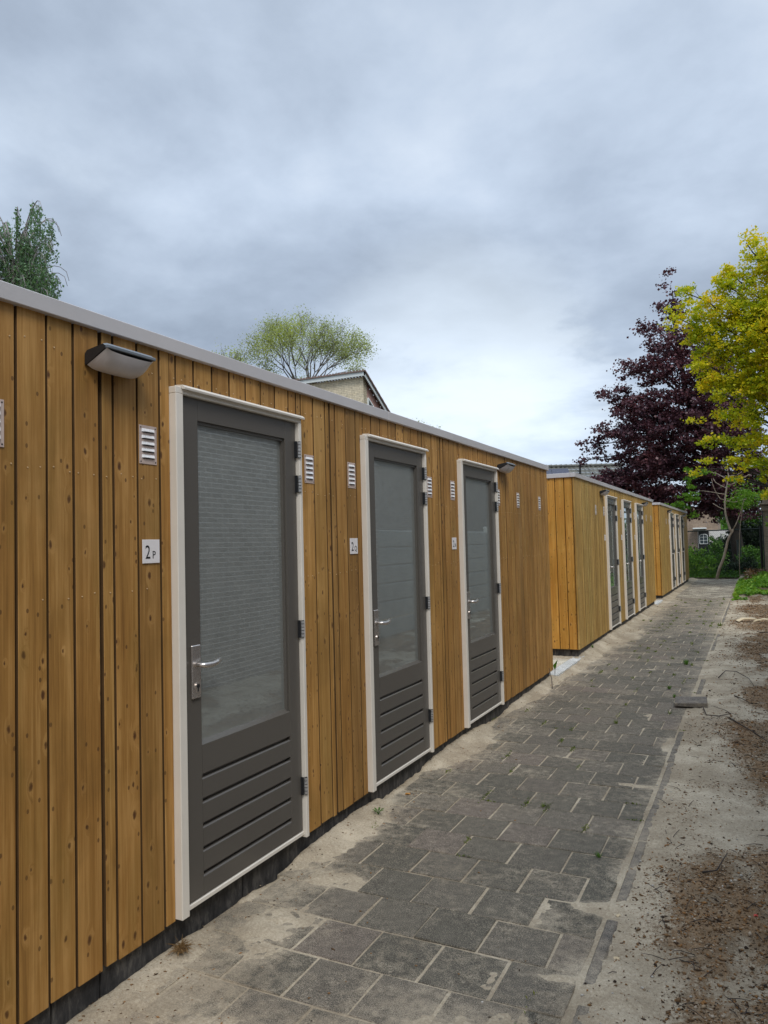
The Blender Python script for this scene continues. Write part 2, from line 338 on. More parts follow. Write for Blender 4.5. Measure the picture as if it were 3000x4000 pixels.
L_SPRING = leaf_mat("young_green_leaves", [(0.1, (0.27, 0.31, 0.15)), (0.5, (0.36, 0.42, 0.15)), (0.75, (0.44, 0.52, 0.10)), (1, (0.50, 0.52, 0.18))], 0.4, 0.5)
L_GREEN = leaf_mat("mid_green_leaves", [(0.1, (0.035, 0.10, 0.015)), (0.5, (0.075, 0.18, 0.022)), (1, (0.16, 0.29, 0.035))], 0.35, 1.6)
L_LIGHT = leaf_mat("light_green_leaves", [(0.1, (0.07, 0.18, 0.018)), (0.5, (0.14, 0.30, 0.03)), (1, (0.30, 0.44, 0.05))], 0.4, 2.0)
L_DARK = leaf_mat("dark_evergreen_leaves", [(0.1, (0.008, 0.018, 0.008)), (0.6, (0.018, 0.038, 0.014)), (1, (0.045, 0.075, 0.025))], 0.1, 1.2)
L_MOSS = leaf_mat("moss_green", [(0.1, (0.07, 0.11, 0.015)), (0.6, (0.14, 0.20, 0.03)), (1, (0.28, 0.27, 0.07))], 0.3, 3.0)
def litter_mat():
    m, t, p = mat("litter_bits")
    c = t.ramp(island(t), [(0, (0.030, 0.018, 0.010)), (0.20, (0.090, 0.050, 0.022)), (0.40, (0.19, 0.105, 0.042)), (0.60, (0.32, 0.155, 0.048)), (0.76, (0.15, 0.11, 0.07)), (0.88, (0.36, 0.26, 0.16)), (1.0, (0.52, 0.45, 0.36))])
    t.put(p.inputs['Base Color'], c); p.inputs['Roughness'].default_value = 0.9
    return m
M_LITTER = litter_mat()
M_TWIG = simple("dark_twig_bark", (0.045, 0.033, 0.027), 0.8, var=0.3, scale=30)
M_STRAW = leaf_mat("dry_straw", [(0.1, (0.10, 0.055, 0.02)), (0.6, (0.28, 0.17, 0.07)), (1, (0.48, 0.34, 0.17))], 0.2, 20)
M_PALEWOOD = simple("peeled_pale_wood", (0.62, 0.50, 0.32), 0.7, var=0.15, scale=20)
M_ORANGE = simple("orange_dead_leaf", (0.42, 0.20, 0.045), 0.6, var=0.2, scale=30)
M_PEBBLE = simple("pale_pebble", (0.45, 0.42, 0.37), 0.8, var=0.25, scale=3)

# ------------------------------------------------------------------ mesh helpers
class MB:
    def __init__(s): s.v = []; s.f = []; s.mi = []
    def add(s, vs, fs, mi=0):
        b = len(s.v); s.v.extend([tuple(v) for v in vs])
        for f in fs: s.f.append(tuple(b + i for i in f)); s.mi.append(mi)
    def box(s, x0, x1, y0, y1, z0, z1, mi=0):
        vs = [(x, y, z) for x in (x0, x1) for y in (y0, y1) for z in (z0, z1)]
        s.add(vs, [(0, 1, 3, 2), (4, 6, 7, 5), (0, 4, 5, 1), (2, 3, 7, 6), (0, 2, 6, 4), (1, 5, 7, 3)], mi)
    def bbox(s, x0, x1, y0, y1, z0, z1, b=0.003, mi=0):
        """box with chamfered edges"""
        cx, cy, cz = (x0 + x1) / 2, (y0 + y1) / 2, (z0 + z1) / 2
        hx, hy, hz = abs(x1 - x0) / 2, abs(y1 - y0) / 2, abs(z1 - z0) / 2
        b = min(b, hx * .9, hy * .9, hz * .9)
        vs = []; idx = {}
        for sx in (-1, 1):
            for sy in (-1, 1):
                for sz in (-1, 1):
                    for k in range(3):
                        d = [hx, hy, hz]
                        for j in range(3):
                            if j != k: d[j] -= b
                        idx[(sx, sy, sz, k)] = len(vs); vs.append((cx + sx * d[0], cy + sy * d[1], cz + sz * d[2]))
        fs = []
        for k in range(3):
            for sg in (-1, 1):
                o = [j for j in range(3) if j != k]
                q = []
                for a_, b_ in ((-1, -1), (1, -1), (1, 1), (-1, 1)):
                    sgn = [0, 0, 0]; sgn[k] = sg; sgn[o[0]] = a_; sgn[o[1]] = b_
                    q.append(idx[(*sgn, k)])
                fs.append(tuple(q if (sg > 0) == (k != 1) else q[::-1]))
        for k in range(3):                      # edge chamfers
            o = [j for j in range(3) if j != k]
            for a_ in (-1, 1):
                for b_ in (-1, 1):
                    q = []
                    for sg, kk in ((-1, o[0]), (1, o[0]), (1, o[1]), (-1, o[1])):
                        sgn = [0, 0, 0]; sgn[k] = sg; sgn[o[0]] = a_; sgn[o[1]] = b_
                        q.append(idx[(*sgn, kk)])
                    fs.append(tuple(q))
        for sx in (-1, 1):
            for sy in (-1, 1):
                for sz in (-1, 1): fs.append((idx[(sx, sy, sz, 0)], idx[(sx, sy, sz, 1)], idx[(sx, sy, sz, 2)]))
        s.add(vs, fs, mi)
    def cyl(s, c, axis, r, h, n=12, mi=0, r2=None):
        r2 = r if r2 is None else r2
        ax = Vector(axis).normalized(); u = ax.orthogonal().normalized(); v = ax.cross(u); c = Vector(c)
        vs = []
        for k in range(n):
            a = 2 * math.pi * k / n; d = u * math.cos(a) + v * math.sin(a)
            vs.append(c + d * r - ax * h / 2); vs.append(c + d * r2 + ax * h / 2)
        fs = [(2 * k, 2 * ((k + 1) % n), 2 * ((k + 1) % n) + 1, 2 * k + 1) for k in range(n)]
        fs.append(tuple(2 * k for k in range(n))[::-1]); fs.append(tuple(2 * k + 1 for k in range(n)))
        s.add(vs, fs, mi)
    def tube(s, pts, rad, n=6, mi=0):
        pts = [Vector(p) for p in pts]; k = len(pts)
        if not hasattr(rad, '__len__'): rad = [rad] * k
        d = (pts[1] - pts[0]).normalized(); u = d.orthogonal().normalized()
        vs = []
        for i, p in enumerate(pts):
            d = (pts[min(i + 1, k - 1)] - pts[max(i - 1, 0)])
            if d.length < 1e-9: d = Vector((0, 0, 1))
            d.normalize(); u = (u - d * u.dot(d)); u = u.normalized() if u.length > 1e-6 else d.orthogonal().normalized()
            v = d.cross(u)
            for j in range(n):
                a = 2 * math.pi * j / n; vs.append(p + (u * math.cos(a) + v * math.sin(a)) * rad[i])
        fs = [(i * n + j, i * n + (j + 1) % n, (i + 1) * n + (j + 1) % n, (i + 1) * n + j) for i in range(k - 1) for j in range(n)]
        fs.append(tuple(range(n))[::-1]); fs.append(tuple((k - 1) * n + j for j in range(n)))
        s.add(vs, fs, mi)
    def mesh(s, name, mats, smooth=False):
        me = bpy.data.meshes.new(name); me.from_pydata(s.v, [], s.f)
        for m in (mats if isinstance(mats, (list, tuple)) else [mats]): me.materials.append(m)
        if any(s.mi): me.polygons.foreach_set('material_index', s.mi)
        if smooth: me.polygons.foreach_set('use_smooth', [True] * len(me.polygons))
        me.update(); return me
    def build(s, name, mats, parent=None, smooth=False, loc=None):
        return link(name, s.mesh(name, mats, smooth), parent, loc)
def link(name, me, parent=None, loc=None):
    o = bpy.data.objects.new(name, me); col.objects.link(o)
    if parent: o.parent = parent
    if loc: o.location = loc
    return o
def tag(o, label=None, cat=None, group=None, kind=None):
    if label: o['label'] = label
    if cat: o['category'] = cat
    if group: o['group'] = group
    if kind: o['kind'] = kind
    return o
def empty(name, loc=(0, 0, 0)):
    o = bpy.data.objects.new(name, None); col.objects.link(o); o.location = loc; o.empty_display_size = 0.2
    return o
def np_mesh(name, V, F, mats, smooth=False):
    """V (n,3), F (m,k)"""
    me = bpy.data.meshes.new(name); k = F.shape[1]
    me.vertices.add(len(V)); me.vertices.foreach_set('co', np.asarray(V, np.float32).ravel())
    me.loops.add(F.size); me.loops.foreach_set('vertex_index', F.astype(np.int32).ravel())
    me.polygons.add(len(F)); me.polygons.foreach_set('loop_start', np.arange(0, F.size, k, dtype=np.int32))
    me.polygons.foreach_set('loop_total', np.full(len(F), k, np.int32))
    for m in (mats if isinstance(mats, (list, tuple)) else [mats]): me.materials.append(m)
    if smooth: me.polygons.foreach_set('use_smooth', np.ones(len(F), bool))
    me.update(calc_edges=True); return me
def vnoise(x, y, seed=0):
    xi = np.floor(x).astype(np.int64); yi = np.floor(y).astype(np.int64); fx = x - xi; fy = y - yi
    fx = fx * fx * (3 - 2 * fx); fy = fy * fy * (3 - 2 * fy)
    def h(a, b):
        n = (a * 374761393 + b * 668265263 + seed * 974634777) & 0xffffffff
        n = ((n ^ (n >> 13)) * 1274126177) & 0xffffffff
        return ((n ^ (n >> 16)) & 0xffff) / 65535.0
    return (h(xi, yi) * (1 - fx) + h(xi + 1, yi) * fx) * (1 - fy) + (h(xi, yi + 1) * (1 - fx) + h(xi + 1, yi + 1) * fx) * fy
def fbm(x, y, seed=0, oct=4):
    s = 0; a = 0.5; n = 0
    for i in range(oct): s = s + a * vnoise(x * 2 ** i, y * 2 ** i, seed + i * 17); n += a; a *= 0.55
    return s / n
def sstep(a, b, x):
    t_ = np.clip((x - a) / (b - a), 0, 1); return t_ * t_ * (3 - 2 * t_)
rng = np.random.default_rng(7); random.seed(5)

# ------------------------------------------------------------------ ground sheet
X_EDGE = 1.475
def litter_f(x, y):
    n = fbm(x * 1.7, y * 0.85, 3, 4); n2 = fbm(x * 5.5 + 9, y * 3.2, 31, 3)
    right = sstep(1.62, 2.05, x + 0.25 * (fbm(y * 1.3, y * 0.2, 8) - 0.5))
    k = sstep(0.42, 0.60, 0.62 * n + 0.38 * n2) * right
    # two brown heaps along the path that read clearly
    for (cx, cy, rx, ry, s) in ((2.0, 6.3, .42, .9, 1), (1.75, 4.7, .16, .55, .7), (1.98, 3.45, .40, .75, .9), (2.1, 2.65, .36, .30, 1.0), (1.72, 3.05, .10, .2, .6), (2.05, 14.6, .5, 1.2, 1.0),
                                (1.95, 10.6, .45, .35, .9), (2.1, 12.2, .4, .8, .8), (0.45, 11.4, .28, .9, .75), (2.1, 17.5, .5, 1.3, 1), (2.0, 8.3, .22, .3, .5)):
        k = np.maximum(k, s * np.exp(-(((x - cx) / rx) ** 2 + ((y - cy) / ry) ** 2) ** 1.5) * (0.45 + 0.9 * n2))
    # clear sand windows
    for (cx, cy, rx, ry) in ((1.72, 5.6, .2, 1.0), (1.72, 9.3, .25, 1.5), (1.62, 2.62, .15, .35), (2.05, 4.55, .35, .45)):
        k = k * (1 - 0.9 * np.exp(-(((x - cx) / rx) ** 2 + ((y - cy) / ry) ** 2) ** 1.5))
    k = k + 0.55 * sstep(1.72, 2.25, x + 0.5 * (n - .5)) * sstep(0.35, 0.62, n2 * .6 + n * .4) * (1 - 0.75 * np.exp(-(((x - 1.85) / .3) ** 2 + ((y - 9.2) / 1.2) ** 2)))
    return np.clip(k, 0, 1)
def ngf(x, y): return fbm(x * 30, y * 30, 67, 3)
def ground_h(x, y):
    n = fbm(x * 3.1, y * 2.3, 1, 4); nf = fbm(x * 17, y * 17, 2, 3); nm = fbm(x * 7, y * 5, 12, 3)
    ng = fbm(x * 42, y * 42, 61, 2)
    h = -0.0044 + 0.0036 * (nf - 0.5) + 0.0022 * (fbm(x * 4, y * 4, 91, 2) - .5)
    # sand drift against the sheds
    edge = np.interp(y, [0, 2.0, 2.35, 2.6, 3.1, 3.4, 3.7, 3.95, 4.2, 4.8, 5.0, 5.4, 5.7, 6.0, 6.5, 7, 7.6, 8.4, 10, 11, 13, 16, 18, 19, 20, 22],
                     [.10, .12, .10, -.01, .0, .13, .19, .13, .0, -.02, .08, .16, .19, .06, -.03, .03, .09, .10, .04, .10, .06, .05, .03, .0, .05, .0]) + 0.08 * (nm - 0.5)
    edge = np.clip(edge + 0.05 * (ngf(x, y) - .5), -0.03, 0.28)
    wall = 1 - sstep(-0.07, 0.05, x - edge)
    h = h + wall * (0.016 + 0.016 * n + 0.034 * np.clip((edge + .02) / .14, 0, 1) * (1 - sstep(-.04, .13, x)) * sstep(2.7, 3.6, y))
    rise = sstep(8.3, 9.4, y) * 0.028
    h = h + rise * (1 - sstep(0.0, 0.25, x))
    gap = (1 - sstep(-0.055, 0.0, x + 0.03 * (nm - 0.5))) * (x > -0.2)
    deep = 0.070 * (1 - sstep(2.8, 5.0, y)) + 0.012
    h = h - gap * deep * (0.55 + 0.8 * n)
    h = h + 0.012 * np.exp(-((x - 1.483) / .011) ** 2) * (fbm(x * 2, y * 9, 55, 2) - .35) * 2
    # gaps between the sheds
    for y0 in (8.5, 18.35):
        g = ((y > y0) & (y < y0 + 1.5) & (x < 0.04))
        h = np.where(g, 0.002 + 0.006 * nf + 0.035 * sstep(y0 + 1.18, y0 + 1.4, y + 0.1 * nm), h)
    # right verge
    r = sstep(X_EDGE - 0.01, X_EDGE + 0.14, x)
    lf = litter_f(x, y)
    h = h + r * (0.012 + 0.035 * (n - 0.35) + 0.010 * (nf - 0.5) + 0.016 * lf * nm * 2)
    # tongues of sand over the paving
    for (cx, cy, rx, ry, a) in ((1.42, 2.26, .26, .14, .020), (1.42, 2.72, .09, .03, .010), (1.47, 3.32, .09, .05, .015), (1.34, 5.02, .14, .03, .010), (1.46, 6.08, .04, .2, .010), (0.98, 1.95, .3, .07, .011),
                                (0.22, 3.12, .15, .08, .010), (0.22, 2.62, .12, .2, .012), (0.55, 1.95, .3, .1, .010), (0.10, 12.6, .25, .8, .02), (1.20, 2.03, .3, .12, .02)):
        q = ((x - cx) / rx) ** 2 + ((y - cy) / ry) ** 2
        h = h + a * np.exp(-q) * (0.7 + 0.8 * nf)
    h = h + 0.009 * (ng - 0.5) * np.where((h > -0.001), 1.0, 0.25) + 0.007 * (nf - .5) * np.where((h > -0.001), 1.0, 0.0) + r * (0.010 * (fbm(x * 26, y * 26, 71, 2) - .5) + 0.012 * (fbm(x * 9, y * 9, 72, 2) - .5))
    # beyond the end of the path the soil rises a little
    h = h + sstep(30.2, 31.5, y) * 0.06 + sstep(18.6, 21, y) * r * 0.10 * (0.6 + n)
    return h
def axis(segs):
    a = []
    for s, e, d in segs: a += list(np.arange(s, e - 1e-6, d))
    return np.array(a + [segs[-1][1]])
gx = axis([(-600, -100, 100), (-100, -20, 20), (-20, -2, 3), (-2, -0.4, 0.1), (-0.4, 2.6, 0.0125), (2.6, 4, 0.1), (4, 20, 2), (20, 100, 20), (100, 600, 100)])
gy = axis([(-300, -40, 60), (-40, 0, 5), (0, 1.5, 0.15), (1.5, 6, 0.0125), (6, 12, 0.03), (12, 22, 0.06), (22, 34, 0.15), (34, 60, 2), (60, 100, 10), (100, 900, 100)])
GX, GY = np.meshgrid(gx, gy, indexing='ij')
GZ = ground_h(GX, GY)
near = (np.abs(GX) < 4.5) & (GY > -2) & (GY < 36)
GZ = np.where(near, GZ, -0.02)
V = np.stack([GX.ravel(), GY.ravel(), GZ.ravel()], 1); nx, ny = GX.shape
ii = (np.arange(nx - 1)[:, None] * ny + np.arange(ny - 1)[None, :]).ravel()
F = np.stack([ii, ii + ny, ii + ny + 1, ii + 1], 1)
me = np_mesh("ground", V, F, M_GROUND, True)
at = me.attributes.new('litter', 'FLOAT', 'POINT'); at.data.foreach_set('value', litter_f(GX, GY).ravel().astype(np.float32))
soil = np.where((GY > 30.3) | (GX < -3.2) | (GX > 6), 1.0, 0.0) * 0.9
soil = np.maximum(soil, sstep(19.0, 21.0, GY) * sstep(1.55, 1.8, GX) * 0.8)
at = me.attributes.new('soil', 'FLOAT', 'POINT'); at.data.foreach_set('value', soil.ravel().astype(np.float32))
tag(link("ground", me), kind='structure')

# ------------------------------------------------------------------ paving
def tiles(name, rects, mat_, dust_f, bev=0.004, thick=0.05, grid=1):
    """rects: (x0,x1,y0,y1,ztop,tiltx,tilty,tone)"""
    Vs, Fs, tone, dust = [], [], [], []
    for (x0, x1, y0, y1, z, tx, ty, tn) in rects:
        b = len(Vs); cx, cy = (x0 + x1) / 2, (y0 + y1) / 2
        j = lambda: random.uniform(-0.0025, 0.0025)
        cr = [(x0 + j(), y0 + j()), (x1 + j(), y0 + j()), (x1 + j(), y1 + j()), (x0 + j(), y1 + j())]
        zt = lambda px, py: z + tx * (px - cx) + ty * (py - cy)
        for px, py in cr: Vs.append((px, py, z - thick))
        for px, py in cr: Vs.append((px, py, zt(px, py) - bev))
        inn = []
        for px, py in cr:
            qx = px + (bev if px < cx else -bev); qy = py + (bev if py < cy else -bev); inn.append((qx, qy))
        g = grid if cy < 9 else 1; G0 = len(Vs)
        for a_ in range(g + 1):
            for c_ in range(g + 1):
                u, v = a_ / g, c_ / g
                qx = (inn[0][0] * (1 - u) + inn[1][0] * u) * (1 - v) + (inn[3][0] * (1 - u) + inn[2][0] * u) * v
                qy = (inn[0][1] * (1 - u) + inn[1][1] * u) * (1 - v) + (inn[3][1] * (1 - u) + inn[2][1] * u) * v
                Vs.append((qx, qy, zt(qx, qy)))
        id_ = lambda a_, c_: G0 + a_ * (g + 1) + c_
        Fs += [(id_(a_, c_), id_(a_ + 1, c_), id_(a_ + 1, c_ + 1), id_(a_, c_ + 1)) for a_ in range(g) for c_ in range(g)]
        edge_ = [[id_(i, 0) for i in range(g + 1)], [id_(g, i) for i in range(g + 1)], [id_(g - i, g) for i in range(g + 1)], [id_(0, g - i) for i in range(g + 1)]]
        for k in range(4):
            n_ = (k + 1) % 4
            Fs.append((b + k, b + n_, b + 4 + n_, b + 4 + k)); Fs.append(tuple([b + 4 + k, b + 4 + n_] + edge_[k][::-1]))
        jd = random.uniform(-0.08, 0.08); nv = len(Vs) - b; tone += [tn] * nv
        q = np.array(Vs[b:]); near_ = np.clip((ground_h(q[:, 0], q[:, 1]) - q[:, 2] + .0045) / .007, 0, 1.15) if grid > 1 else np.zeros(nv)
        near_[:8] = .3
        dust += [dust_f(v_[0], v_[1]) + jd + .5 * float(nn_) for v_, nn_ in zip(Vs[b:], near_)]
    me = bpy.data.meshes.new(name); me.from_pydata(Vs, [], Fs); me.materials.append(mat_)
    for nm, arr in (('tone', tone), ('dust', dust)):
        a = me.attributes.new(nm, 'FLOAT', 'POINT'); a.data.foreach_set('value', arr)
    me.update(); return me
rects = []; JY = 0.2705; JX = 0.2655
y = 2.505 - 5 * JY; r = 0; joints = []
while y < 20.7:
    ph = 0.15 if (r % 2 == 1) else 0.15 - JX / 2
    x = ph - JX * (1 if y < 8.5 else 0)
    sk = 0.004 * math.sin(y * 1.3)
    while x < X_EDGE - 0.05:
        x1 = min(x + JX, X_EDGE)
        g = random.uniform(0.004, 0.0085) if random.random() > 0.2 else random.uniform(0.009, 0.014)
        gy_ = random.uniform(0.005, 0.010)
        xa = max(x, 0.02 if 8.4 < y < 10.2 or y > 17.9 else -0.02)
        if x1 - xa > 0.05:
            rects.append((xa + g, x1 - 0.003, y + gy_ + sk, y + JY - 0.002 + sk, random.gauss(0, 0.0013), random.gauss(0, 0.008), random.gauss(0, 0.008), random.random()))
            joints.append((xa + g / 2, y, JY))
        x = x1
    y += JY; r += 1
Y_END1 = y
def dust_path(x, y):
    d = 0.20 + 0.45 * math.exp(-((x - 0.02) / 0.28) ** 2) + 0.35 * math.exp(-((x - 1.5) / 0.12) ** 2)
    d += 0.6 * max(0.0, min(1.0, (2.62 - y) / 0.5)) * (0.4 + 0.6 * min(1, abs(x - .6) * 1.5))
    if y > 8: d += 0.03 * (y - 8)
    return min(d, 1.15)
p1 = link("path", tiles("path", rects, M_PAVER, dust_path, bev=0.003, grid=14)); tag(p1, kind='structure')
rects = []; y = Y_END1; r = 0
while y < 30.3:
    x = -0.02 - (r % 2) * 0.11
    tb = random.random()
    while x < 1.5:
        x1 = x + 0.22
        if x1 > 0.0: rects.append((max(x, -0.02) + 0.002, min(x1, 1.5) - 0.002, y + 0.003, y + 0.108, random.gauss(0.004, 0.0012), 0, 0, (tb * 0.3 + 0.7 * random.random()) if random.random() < 0.9 else 1.0))
        x = x1
    y += 0.112; r += 1
p2 = link("block_pavement", tiles("block_pavement", rects, M_PAVER2, lambda x, y: 0.25, 0.002)); tag(p2, kind='structure')
for k, yb in enumerate((8.5, 18.35)):
    rects = []; yy = yb + 0.05
    while yy < yb + 1.30:
        x = -0.10
        while x > -3.2:
            rects.append((x - 0.266, x - 0.004, yy, yy + 0.266, 0.036 + random.gauss(0, .0008), 0, 0, random.random())); x -= 0.27
        yy += 0.27
    o = link("passage_tiles", tiles("passage_tiles", rects, M_PAVER3, lambda x, y: 0.1, 0.002)); tag(o, kind='structure')
    rects = []; yy = yb + 0.05
    while yy < yb + 1.42:
        rects.append((-0.098, 0.012 if k else 0.03, yy + 0.003, yy + 0.26, 0.038, 0, 0, random.random())); yy += 0.27
    o = link("border_tiles", tiles("border_tiles", rects, M_PAVER4, lambda x, y: -0.2, 0.002)); tag(o, kind='structure')
rects = []
for (ya, yb2, dx, tl) in ((1.75, 2.60, .008, .02), (2.72, 3.22, 0.0, -.02), (3.40, 4.10, .006, .01), (4.12, 4.62, .0, 0), (4.63, 5.60, .004, -.01), (8.12, 8.95, .02, .0), (11.3, 12.2, .0, .0), (12.25, 13.2, .01, .0), (5.62, 6.5, -.004, 0), (15.0, 20.5, .0, .0)):
    rects.append((1.490 + dx, 1.538 + dx, ya, yb2, 0.0075 + random.uniform(-.004, .003), tl, 0.0, random.random()))
o = link("kerb", tiles("kerb", rects, M_KERB, lambda x, y: 0.72, 0.007, 0.12)); tag(o, kind='structure')

# ------------------------------------------------------------------ sheds
Y0, Y1 = 0.10, 8.50            # shed extent along the lane (local y)
ZB, ZT = 0.105, 2.36           # underside of boards, underside of the roof trim
DOORS = (2.332, 3.972, 5.612)  # outer left edge of each door frame
DW, DTOP, DBOT = 0.933, 2.222, 0.112
JOINTS = (1.965, 3.605, 5.245, 6.885)
def groove_list():
    gs = []
    y = JOINTS[0] - 1.64
    rel = [.118, .236, .355, .474, .593, .711, .83, .948, 1.066, 1.185, 1.303, 1.42, 1.53]
    gs += [y + q for q in rel]
    pr = [.070, .190, .310, .407, .517, .638, .758, .878, .998, 1.118, 1.238, 1.308, 1.353, 1.476, 1.600]
    for J in JOINTS[:3]: gs += [J + q for q in pr]
    y = JOINTS[3] + 0.134
    while y < Y1 - 0.06: gs.append(y); y += 0.134
    return sorted(gs)
def make_cladding(gap):
    b = MB(); nails = []
    js = [Y0] + list(JOINTS) + [Y1]
    edges = sorted([(g, gap) for g in groove_list()] + [(j + 0.009, 0.0095) for j in JOINTS])
    yprev = Y0
    spans = []
    for g, hw in edges + [(Y1 + 0.004, 0.004)]:
        spans.append((yprev, g - hw)); yprev = g + hw
    def board(a, c, z0, z1):
        xf = random.uniform(-0.0012, 0.0012); ch = 0.0018
        pr = [(-0.018, a), (xf - ch, a), (xf, a + ch), (xf, c - ch), (xf - ch, c), (-0.018, c)]
        vs = [(x, y, z) for z in (z0, z1) for x, y in pr]; n = len(pr)
        b.add(vs, [(i, i + 1, n + i + 1, n + i) for i in range(n - 1)] + [tuple(range(n))[::-1], tuple(range(n, 2 * n))])
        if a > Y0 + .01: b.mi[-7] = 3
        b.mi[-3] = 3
    for a, c in spans:
        segs = [(ZB + random.uniform(-.003, .003), ZT)]
        for d in DOORS:
            if c > d + 0.002 and a < d + DW - 0.002:
                if a < d - 0.012: board(a, d - 0.001, *segs[0]); a = d + 0.004
                if c > d + DW + 0.012: board(d + DW + 0.001, c, *segs[0]); c = d + DW - 0.004
                segs = [(DTOP + 0.002, ZT)]
        if c - a < 0.008: continue
        for z0, z1 in segs:
            board(a, c, z0, z1)
            rows = [2.262, 1.842, 1.41] if z0 < 1 else [2.262]
            for zr in rows:
                for f in ((0.22, 0.78) if c - a > 0.08 else (0.5,)):
                    nails.append((a + (c - a) * f + random.uniform(-.012, .012), zr + random.uniform(-.010, .010)))
                    if random.random() < .25: nails.pop()
    # backing laths behind the gaps
    segs = [Y0]
    for d in DOORS: segs += [d, d + DW]
    segs.append(Y1)
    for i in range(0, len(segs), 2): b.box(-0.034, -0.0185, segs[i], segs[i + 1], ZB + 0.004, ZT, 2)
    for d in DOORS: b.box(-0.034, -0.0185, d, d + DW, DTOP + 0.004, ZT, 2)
    for (yy, zz) in nails:
        b.cyl((0.0012, yy, zz), (1, 0, 0), 0.0024, 0.003, 6, 1)
    return b
def make_end(ysurf, sgn):
    b = MB(); x = -0.019; first = True
    while x > -2.9:
        wd = 0.112
        xa, xb = x - wd, x; ch = 0.003
        pr = [(xa, ysurf - sgn * 0.018), (xa, ysurf - sgn * ch), (xa + ch, ysurf), (xb - ch, ysurf), (xb, ysurf - sgn * ch), (xb, ysurf - sgn * 0.018)]
        vs = [(px, py, z) for z in (ZB, ZT) for px, py in pr]; n = 6
        b.add(vs, [(i, i + 1, n + i + 1, n + i) for i in range(n - 1)] + [tuple(range(n))[::-1], tuple(range(n, 2 * n))])
        for zr in (2.262, 1.842, 1.41, 0.95, 0.45):
            for f in (0.25, 0.75): b.cyl((xa + (xb - xa) * f, ysurf + sgn * 0.0005, zr + random.uniform(-.006, .006)), (0, 1, 0), 0.0028, 0.003, 6, 1)
        x -= wd + 0.009
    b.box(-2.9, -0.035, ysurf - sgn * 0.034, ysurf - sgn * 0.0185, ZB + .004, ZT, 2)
    return b
P1X = 0.015   # face of the door leaf
def make_door():
    b = MB(); L, Rr = 0.046, 0.905; sw = 0.108; ly, ry = L + sw, Rr - 0.096
    zb, zt = 0.146, 2.196
    b.bbox(-0.025, P1X, L, ly - .0008, zb, zt, .0015); b.bbox(-0.025, P1X, ry + .0008, Rr, zb, zt, .0015)
    b.bbox(-0.025, P1X - .0006, ly, ry, 2.102, zt, .001)
    # glazing rebates
    b.box(-0.0245, P1X - 0.010, ly, ly + .010, .760, 2.102); b.box(-0.0245, P1X - 0.010, ry - .010, ry, .760, 2.102)
    b.box(-0.0245, P1X - 0.010, ly + .010, ry - .010, 2.090, 2.102)
    g = [0.616, 0.517, 0.418, 0.322, 0.223]; gh = 0.019; top = 0.752
    b.add([(-0.020, ly, 0.772), (P1X - .0006, ly, 0.752), (P1X - .0006, ry, 0.752), (-0.020, ry, 0.772)], [(0, 1, 2, 3)])   # sloped glazing bead
    z1 = top
    for q in g:
        z0 = q + gh
        b.box(-0.024, P1X - .0006, ly, ry, z0, z1)
        # recess back and the bevelled lower lip
        b.add([(-0.004, ly, z0), (-0.004, ly, q + .002), (.0095, ly, q + .0005), (P1X - .0006, ly, q - .0042), (-0.004, ry, z0), (-0.004, ry, q + .002), (.0095, ry, q + .0005), (P1X - .0006, ry, q - .0042)], [(0, 4, 5, 1), (1, 5, 6, 2), (2, 6, 7, 3)])
        z1 = q - .0042
    b.box(-0.024, P1X - .0006, ly, ry, zb, z1)
    # ends of the grooves
    for q in g:
        b.box(-0.0055, -0.0045, ly, ry, q - .006, q + gh + .002)
    return b, (ly, ry)
def make_frame():
    b = MB(); xf = 0.035; wj = 0.043
    b.bbox(-0.03, xf, 0.0, wj, DBOT, DTOP - 0.028, .0025); b.bbox(-0.03, xf + .001, DW - 0.025, DW, DBOT, DTOP - 0.028, .0025)
    b.bbox(-0.03, xf - .001, 0.0, DW, DTOP - 0.0275, DTOP, .002)
    b.box(-0.03, P1X - .004, wj, wj + .003, DBOT + .01, DTOP - 0.03); 
    b.bbox(-0.03, P1X + .006, wj + .001, DW - 0.026, DBOT + .012, DBOT + .030, .002)
    return b
def make_hood():
    b = MB()
    pr = [(0.0, DTOP + .001), (0.035, DTOP + .001), (0.036, DTOP - .006), (0.050, DTOP - .010), (0.052, DTOP - .002), (0.040, DTOP + .009), (0.0, DTOP + .012)]
    n = len(pr); vs = [(x, y, z) for y in (0.034, DW + .010) for x, z in pr]
    b.add(vs, [(i, (i + 1) % n, n + (i + 1) % n, n + i) for i in range(n)] + [tuple(range(n)), tuple(range(n, 2 * n))[::-1]])
    return b
def make_pane(ly, ry):
    b = MB(); b.box(-0.014, -0.010, ly + .001, ry - .001, .756, 2.101); return b
def make_lockplate():
    b = MB(); b.bbox(P1X + .0003, P1X + .011, 0.0, 0.055, 0.952, 1.168, .003)
    b.cyl((P1X + .0125, 0.030, 1.002), (1, 0, 0), .0135, .006, 16); b.bbox(P1X + .011, P1X + .0148, .0185, .0415, .976, 1.002, .002)
    b.cyl((P1X + .0160, 0.030, 1.002), (1, 0, 0), .0085, .003, 14, 1); b.box(P1X + .0150, P1X + .0156, .0265, .0335, .980, .998, 1)
    b.cyl((P1X + .014, 0.022, 1.090), (1, 0, 0), .011, .008, 14)
    return b
def make_lever():
    b = MB(); zc_ = 1.090
    pts = [(P1X + .012, .022, zc_), (P1X + .032, .022, zc_), (P1X + .047, .026, zc_ - .001), (P1X + .053, .038, zc_ - .003), (P1X + .054, .075, zc_ - .004), (P1X + .052, .105, zc_ + .000), (P1X + .046, .130, zc_ + .006)]
    rr = [.009, .009, .0105, .0115, .0120, .0115, .010]
    b.tube(pts, rr, 10)
    return b
